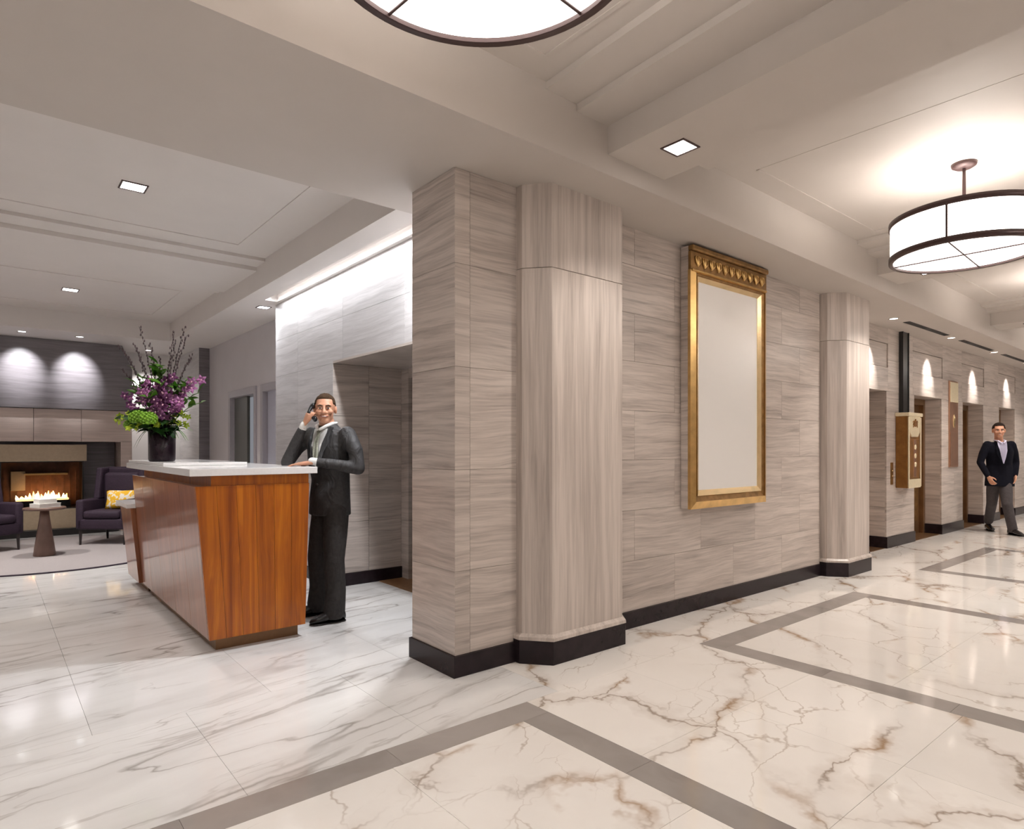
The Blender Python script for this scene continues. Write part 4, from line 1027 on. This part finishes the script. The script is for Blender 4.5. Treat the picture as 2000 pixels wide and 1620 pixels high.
def hair_cap(body, rot, P, k, mat, full=0.0):
    bm = bmesh.new()
    add_ell(bm, P(0, .020, .036), (.081 + full) * k, (.098 + full) * k, (.092 + full) * k, rot, 28, 20)
    inv = rot.inverted(); c = P(0, 0, 0)
    kill = []
    for v_ in bm.verts:
        q = inv @ (v_.co - c) / k
        line = .068 + full if q.y < -.03 else (.068 + full - (q.y + .03) * 1.9)      # hairline drops toward the nape
        if abs(q.x) > .05 and q.y > -.045: line = min(line, .035)
        if q.y > .02: line = min(line, -.045)
        if q.z < line: kill.append(v_)
    bmesh.ops.delete(bm, geom=kill, context='VERTS')
    bmesh.ops.solidify(bm, geom=bm.faces[:], thickness=.012 * k)
    for v_ in bm.verts: v_.co += Vector((random.uniform(-1, 1), random.uniform(-1, 1), random.uniform(-1, 1))) * .0018
    return frombm('hair', bm, mat, body, True)
def add_hand(bm, wrist, palm_dir, palm_n, thumb_side, curl=(.15, .2, .2), k=1.0, spread=.12, thumb_out=.6):
    """palm_dir: wrist to knuckles; palm_n: out of the palm; thumb_side: toward the thumb"""
    d = Vector(palm_dir).normalized(); n = Vector(palm_n); n = (n - d * n.dot(d)).normalized(); s = d.cross(n)
    if s.dot(Vector(thumb_side)) < 0: s = -s
    w_ = Vector(wrist)
    add_loft(bm, [(w_ - d * .03 * k, s * .026 * k, n * .019 * k), (w_ + d * .01 * k, s * .030 * k, n * .016 * k), (w_ + d * .05 * k, s * .040 * k, n * .015 * k), (w_ + d * .088 * k, s * .040 * k, n * .012 * k), (w_ + d * .096 * k, s * .034 * k, n * .008 * k)], 14)
    lens = (.072, .080, .074, .058); offs = (.030, .010, -.011, -.030)
    for i in range(4):
        b0 = w_ + d * .084 * k + s * offs[i] * k
        dd = (d + s * (spread * (1.5 - i) * .35)).normalized(); p = b0; pts = [b0 - d * .012 * k, p]
        ang = 0
        for j, fr in enumerate((.45, .31, .24)):
            ang += curl[j] * (1 + .12 * i)
            v_ = dd * math.cos(ang) + n * math.sin(ang); p = p + v_ * lens[i] * fr * k; pts.append(p)
        add_tube(bm, pts, [.0095 * k, .0095 * k, .0088 * k, .008 * k, .007 * k], 8)
    t0 = w_ + d * .022 * k + s * .026 * k
    td = (d * (1 - thumb_out * .45) + s * thumb_out + n * .35).normalized()
    t1 = t0 + td * .038 * k; t2 = t1 + (td + d * .5).normalized() * .030 * k; t3 = t2 + (d + n * .25).normalized() * .024 * k
    add_tube(bm, [t0, t1, t2, t3], [.014 * k, .0115 * k, .010 * k, .008 * k], 8)
def shoe(parent, ankle, toe, name='shoe'):
    a, t_ = V(*ankle), V(*toe); d = (t_ - a); d.z = 0; L = d.length; d.normalize(); s = V(-d.y, d.x, 0); up = V(0, 0, 1)
    heel = V(a.x, a.y, 0) - d * .075; tip = V(t_.x, t_.y, 0)
    L = (tip - heel).length
    if L < .26: tip = heel + d * .27; L = .27
    bm = bmesh.new()
    prof = [(0.0, .028, .030), (.04, .036, .045), (.20, .038, .052), (.38, .036, .050), (.60, .045, .036), (.80, .043, .026), (.94, .028, .018), (1.0, .010, .010)]
    add_loft(bm, [(heel + d * L * q + up * (.014 + h_), s * w_, up * h_) for q, w_, h_ in prof], 16)
    o = frombm(name, bm, 'shoe', parent, True)
    bm = bmesh.new(); add_loft(bm, [(heel + d * L * q + up * .008, s * (w_ + .004), up * .0075) for q, w_, h_ in prof], 12)
    frombm('sole', bm, 'shoe', o, True); return o

# --- clerk behind the desk, phone at the ear
O1 = V(2.03, 4.72, 0)
J = dict(head=V(-.01, .0, 1.648), neck=V(.022, .016, 1.535), shL=V(.112, -.178, 1.462), shR=V(-.06, .212, 1.462), elL=V(.128, -.270, 1.195), wrL=V(-.170, -.130, 1.250),
         elR=V(-.232, .185, 1.245), wrR=V(-.160, .036, 1.527), hipL=V(.06, -.06, .90), hipR=V(.04, .12, .90), knL=V(.03, -.075, .48), knR=V(.0, .16, .48), anL=V(.05, -.055, .085), anR=V(.04, .235, .085))
LF, FF = torso_frame(J['shL'].copy(), J['shR'].copy())
lookdir = V(-.46, -.885, 0).normalized()
up = V(0, 0, 1)
bm = bmesh.new()
rot1, P1 = head_parts(bm, J['head'], lookdir, 1.0)
add_tube(bm, [J['head'] + V(.008, .012, -.05), J['neck'] + V(0, 0, -.04)], [.055, .062], 14)
cst = (J['shL'] + J['shR']) / 2; pel = (J['hipL'] + J['hipR']) / 2
add_loft(bm, [(pel + up * -.04, LF * .12, FF * .08), (pel + up * .08, LF * .14, FF * .09), (cst + up * -.30, LF * .125, FF * .09), (cst + up * -.12, LF * .14, FF * .09), (cst + up * -.03, LF * .12, FF * .07), (cst + up * .04, LF * .07, FF * .055)], 20)
for a, c in (('shL', 'elL'), ('elL', 'wrL'), ('shR', 'elR'), ('elR', 'wrR')): add_tube(bm, [J[a].lerp(cst, .18) + up * -.03 if a[:2] == 'sh' else J[a], J[c]], [.020, .020], 12)
for s in 'LR': add_tube(bm, [J['hip' + s], J['kn' + s], J['an' + s]], [.07, .05, .036], 12)
hd = (V(-.80, .60, 0)).normalized()
add_hand(bm, J['wrL'] + V(-.012, .006, -.012), hd + V(0, 0, -.10), V(0, 0, -1), V(.1, .9, 0), (.04, .10, .12), 1.0, .25, .5)
hp = (V(.022, -.030, .098)).normalized()
palmn = (P1(-.085, -.02, 0) - (J['wrR'] + hp * .08))
add_hand(bm, J['wrR'], hp, V(.95, -.15, .1), V(-.46, -.88, 0), (.70, .85, .6), 1.0, .05, .35)
body = remesh('person', bm, 'skin', None, .0065, 2); body.location = O1
tag(body, 'man in a charcoal suit on the phone, leaning on the reception counter', 'person')
face_bits(body, rot1, P1, 1.0, 'hair', 0); hair_cap(body, rot1, P1, 1.0, 'hair')
# jacket
bm = bmesh.new()
add_loft(bm, [(pel + up * -.075 + FF * .01, LF * .185, FF * .125), (pel + up * .06 + FF * .01, LF * .178, FF * .122), (pel + up * .20, LF * .165, FF * .118), (cst + up * -.22, LF * .178, FF * .128), (cst + up * -.10, LF * .188, FF * .128), (cst + up * -.02, LF * .182, FF * .102), (cst + up * .025, LF * .135, FF * .085), (cst + up * .055, LF * .085, FF * .072), (cst + up * .075, LF * .070, FF * .064)], 28)
for s in 'LR':
    sh, el, wr = J['sh' + s], J['el' + s], J['wr' + s]
    el2 = el + (el - wr).normalized() * .01
    add_tube(bm, [sh + (cst - sh) * .12 + up * -.012, sh.lerp(el2, .5) + (sh - cst).normalized() * .012, el2], [.068, .058, .050], 14)
    add_tube(bm, [el2, el2.lerp(wr, .5), el2.lerp(wr, .86)], [.050, .044, .035], 14)
jk = remesh('jacket', bm, 'suit', body, .0085, 7)
# trousers
bm = bmesh.new()
add_loft(bm, [(pel + up * .10, LF * .15, FF * .10), (pel, LF * .165, FF * .112), (pel + up * -.08, LF * .15, FF * .105)], 20)
for s in 'LR':
    add_tube(bm, [J['hip' + s] + up * -.02, J['hip' + s].lerp(J['kn' + s], .5), J['kn' + s], J['kn' + s].lerp(J['an' + s], .6) + V(.008, 0, 0), J['an' + s] + V(-.01, 0, .0)], [.095, .092, .080, .078, .084], 16, None, True)
tr = remesh('trousers', bm, 'trouser', body, .009, 3)
for v_ in tr.data.vertices:
    if v_.co.z < .03: v_.co.z = .03 + (v_.co.z - .03) * .1
# shirt front, collar, tie, lapels, cuffs
ch = cst + FF * .098
def on_chest(x, z, out=0.0):
    zz = z; dep = .132 if zz < -.10 else .132 - (zz + .10) * .42
    return cst + LF * x + up * zz + FF * (dep * math.sqrt(max(0, 1 - (x / .20) ** 2)) + out)
def patch(name, pts, mat, parent, th=.004):
    """thick patch from rows of points"""
    bm = bmesh.new(); rows = [[bm.verts.new(p) for p in r_] for r_ in pts]
    for a, c in zip(rows, rows[1:]):
        for i in range(len(a) - 1): bm.faces.new((a[i], a[i + 1], c[i + 1], c[i]))
    bmesh.ops.solidify(bm, geom=bm.faces[:], thickness=th)
    return frombm(name, bm, mat, parent, True)
def vrow(z, half, out, n=5): return [on_chest(half * (2 * i / (n - 1) - 1), z, out) for i in range(n)]
patch('shirt', [vrow(-.27, .008, .004), vrow(-.18, .030, .005), vrow(-.09, .052, .006), vrow(-.01, .066, .008), vrow(.035, .066, .010)], 'shirt', body)
patch('tie', [vrow(-.255, .006, .011, 3), vrow(-.17, .027, .013, 3), vrow(-.08, .023, .014, 3), vrow(.0, .016, .017, 3), vrow(.022, .022, .022, 3), vrow(.045, .018, .022, 3)], 'tie', body, .006)
for s in (-1, 1):
    lp = patch('lapel', [[on_chest(s * .004, -.285, .010), on_chest(s * .022, -.275, .010)], [on_chest(s * .032, -.17, .012), on_chest(s * .075, -.14, .010)], [on_chest(s * .054, -.08, .013), on_chest(s * .105, -.075, .012)], [on_chest(s * .070, .0, .014), on_chest(s * .098, -.03, .012)], [on_chest(s * .075, .05, .0), on_chest(s * .10, .045, -.012)]], 'suit', jk, .006)
    tube('collar', [on_chest(s * .012, .03, .028), on_chest(s * .05, .055, .012), J['neck'] + LF * (s * .060) + up * .004 + FF * .01, J['neck'] + LF * (s * .035) - FF * .058 + up * .01], [.011, .015, .013, .010], 'shirt', body, 8)
for s, l_ in (('L', .06), ('R', .05)):
    d = (J['wr' + s] - J['el' + s]).normalized()
    tube('shirt_cuff', [J['wr' + s] - d * .045, J['wr' + s] + d * -.002], [.030, .029], 'shirt', body, 14)
for i, (z, x) in enumerate(((-.30, .012), (-.39, .014))): ell('jacket_button', on_chest(x, z, .006), (.008, .008, .008), 'black', jk)
shoe(body, J['anL'], J['anL'] + V(-.20, .01, 0)); shoe(body, J['anR'], J['anR'] + V(-.20, .02, 0))
# phone handset
e0 = P1(-.098, -.005, .022); m0 = P1(-.075, -.085, -.075)
bm = bmesh.new(); mid = (e0 + m0) / 2 + (rot1 @ V(-.030, -.01, 0))
add_tube(bm, [e0, mid, m0], [.016, .013, .015], 12)
add_ell(bm, e0 + rot1 @ V(.010, 0, .004), .020, .026, .026, rot1); add_ell(bm, m0 + rot1 @ V(.008, .004, -.004), .018, .024, .022, rot1)
ph = remesh('phone_handset', bm, 'phone', None, .004, 2); ph.location = O1
tag(ph, 'black phone handset held to the ear of the suited man', 'phone')

# --- man walking in the hall
O2 = V(12.25, 2.78, 0)
K = dict(head=V(-.10, .01, 1.615), neck=V(-.05, .02, 1.46), shL=V(.025, -.135, 1.405), shR=V(-.185, .155, 1.405), elL=V(.14, -.15, 1.12), wrL=V(.05, -.16, .92), elR=V(-.25, .215, 1.12), wrR=V(-.345, .085, .90),
         hipL=V(.0, -.04, .88), hipR=V(-.06, .085, .88), knL=V(-.13, -.10, .48), knR=V(.02, .13, .47), anL=V(-.02, -.14, .10), anR=V(.34, .25, .15))
K['anL'] = V(-.05, -.15, .085)
LF, FF = torso_frame(K['shL'].copy(), K['shR'].copy())
cst = (K['shL'] + K['shR']) / 2; pel = (K['hipL'] + K['hipR']) / 2
look2 = V(-.93, -.36, -.05)
bm = bmesh.new(); rot2, P2 = head_parts(bm, K['head'], V(look2.x, look2.y, 0), .98)
add_tube(bm, [K['head'] + V(.01, .01, -.05), K['neck'] + V(0, 0, -.04)], [.053, .06], 12)
add_loft(bm, [(pel + up * -.04, LF * .12, FF * .08), (pel + up * .10, LF * .13, FF * .09), (cst + up * -.12, LF * .13, FF * .085), (cst + up * -.03, LF * .11, FF * .065), (cst + up * .04, LF * .06, FF * .05)], 16)
for a, c in (('shL', 'elL'), ('elL', 'wrL'), ('shR', 'elR'), ('elR', 'wrR')): add_tube(bm, [K[a].lerp(cst, .18) + up * -.03 if a[:2] == 'sh' else K[a], K[c]], [.026, .024], 10)
for s in 'LR': add_tube(bm, [K['hip' + s], K['kn' + s], K['an' + s]], [.065, .05, .036], 10)
add_hand(bm, K['wrR'], V(-.35, -.45, -.75), V(.8, -.4, .0), V(-.4, -.5, .3), (.3, .45, .35), 1.0)
add_hand(bm, K['wrL'], V(-.2, .1, -1), V(-.6, .6, 0), V(-.6, -.4, 0), (.3, .4, .3), 1.0)
wk = remesh('person', bm, 'skin', None, .0075, 2); wk.location = O2
tag(wk, 'man in a dark blazer and grey trousers walking down the elevator hall', 'person')
face_bits(wk, rot2, P2, .98, 'hair_dk', 0); hair_cap(wk, rot2, P2, .98, 'hair_dk', .006)
bm = bmesh.new()
add_loft(bm, [(pel + up * -.13 + FF * .01, LF * .20, FF * .135), (pel + up * .05, LF * .185, FF * .125), (pel + up * .20, LF * .172, FF * .118), (cst + up * -.12, LF * .185, FF * .125), (cst + up * -.02, LF * .178, FF * .095), (cst + up * .035, LF * .11, FF * .068)], 24)
for s in 'LR':
    sh, el, wr = K['sh' + s], K['el' + s], K['wr' + s]
    add_tube(bm, [sh + (cst - sh) * .12 + up * -.01, sh.lerp(el, .5), el], [.066, .057, .050], 12); add_tube(bm, [el, el.lerp(wr, .5), el.lerp(wr, .9)], [.050, .046, .041], 12)
bz = remesh('blazer', bm, 'blazer', wk, .010, 6)
bm = bmesh.new()
add_loft(bm, [(pel + up * .08, LF * .15, FF * .10), (pel, LF * .16, FF * .11), (pel + up * -.08, LF * .14, FF * .10)], 18)
for s in 'LR': add_tube(bm, [K['hip' + s] + up * -.02, K['hip' + s].lerp(K['kn' + s], .5), K['kn' + s], K['kn' + s].lerp(K['an' + s], .6), K['an' + s] + V(0, 0, .01)], [.092, .086, .072, .066, .066], 14)
sl = remesh('trousers', bm, 'slacks', wk, .010, 3)
for v_ in sl.data.vertices:
    if v_.co.z < .03: v_.co.z = .03
patch('shirt', [vrow(-.30, .006, .004), vrow(-.20, .032, .006), vrow(-.10, .050, .008), vrow(-.01, .062, .010), vrow(.035, .062, .012)], 'shirt_lav', wk)
for s in (-1, 1):
    patch('lapel', [[on_chest(s * .004, -.31, .010), on_chest(s * .022, -.29, .010)], [on_chest(s * .034, -.19, .012), on_chest(s * .085, -.15, .008)], [on_chest(s * .053, -.08, .014), on_chest(s * .100, -.075, .010)], [on_chest(s * .066, .0, .014), on_chest(s * .09, -.02, .010)], [on_chest(s * .07, .05, .0), on_chest(s * .095, .045, -.01)]], 'blazer', bz, .006)
    tube('collar', [on_chest(s * .018, .02, .026), on_chest(s * .05, .05, .014), K['neck'] + LF * (s * .060) + up * .004, K['neck'] + LF * (s * .035) - FF * .06 + up * .02], [.010, .014, .013, .010], 'shirt_lav', wk, 8)
shoe(wk, K['anL'], K['anL'] + V(-.13, -.16, 0)); 
shoe(wk, V(K['anR'].x, K['anR'].y, .09), K['anR'] + V(-.17, -.10, 0))
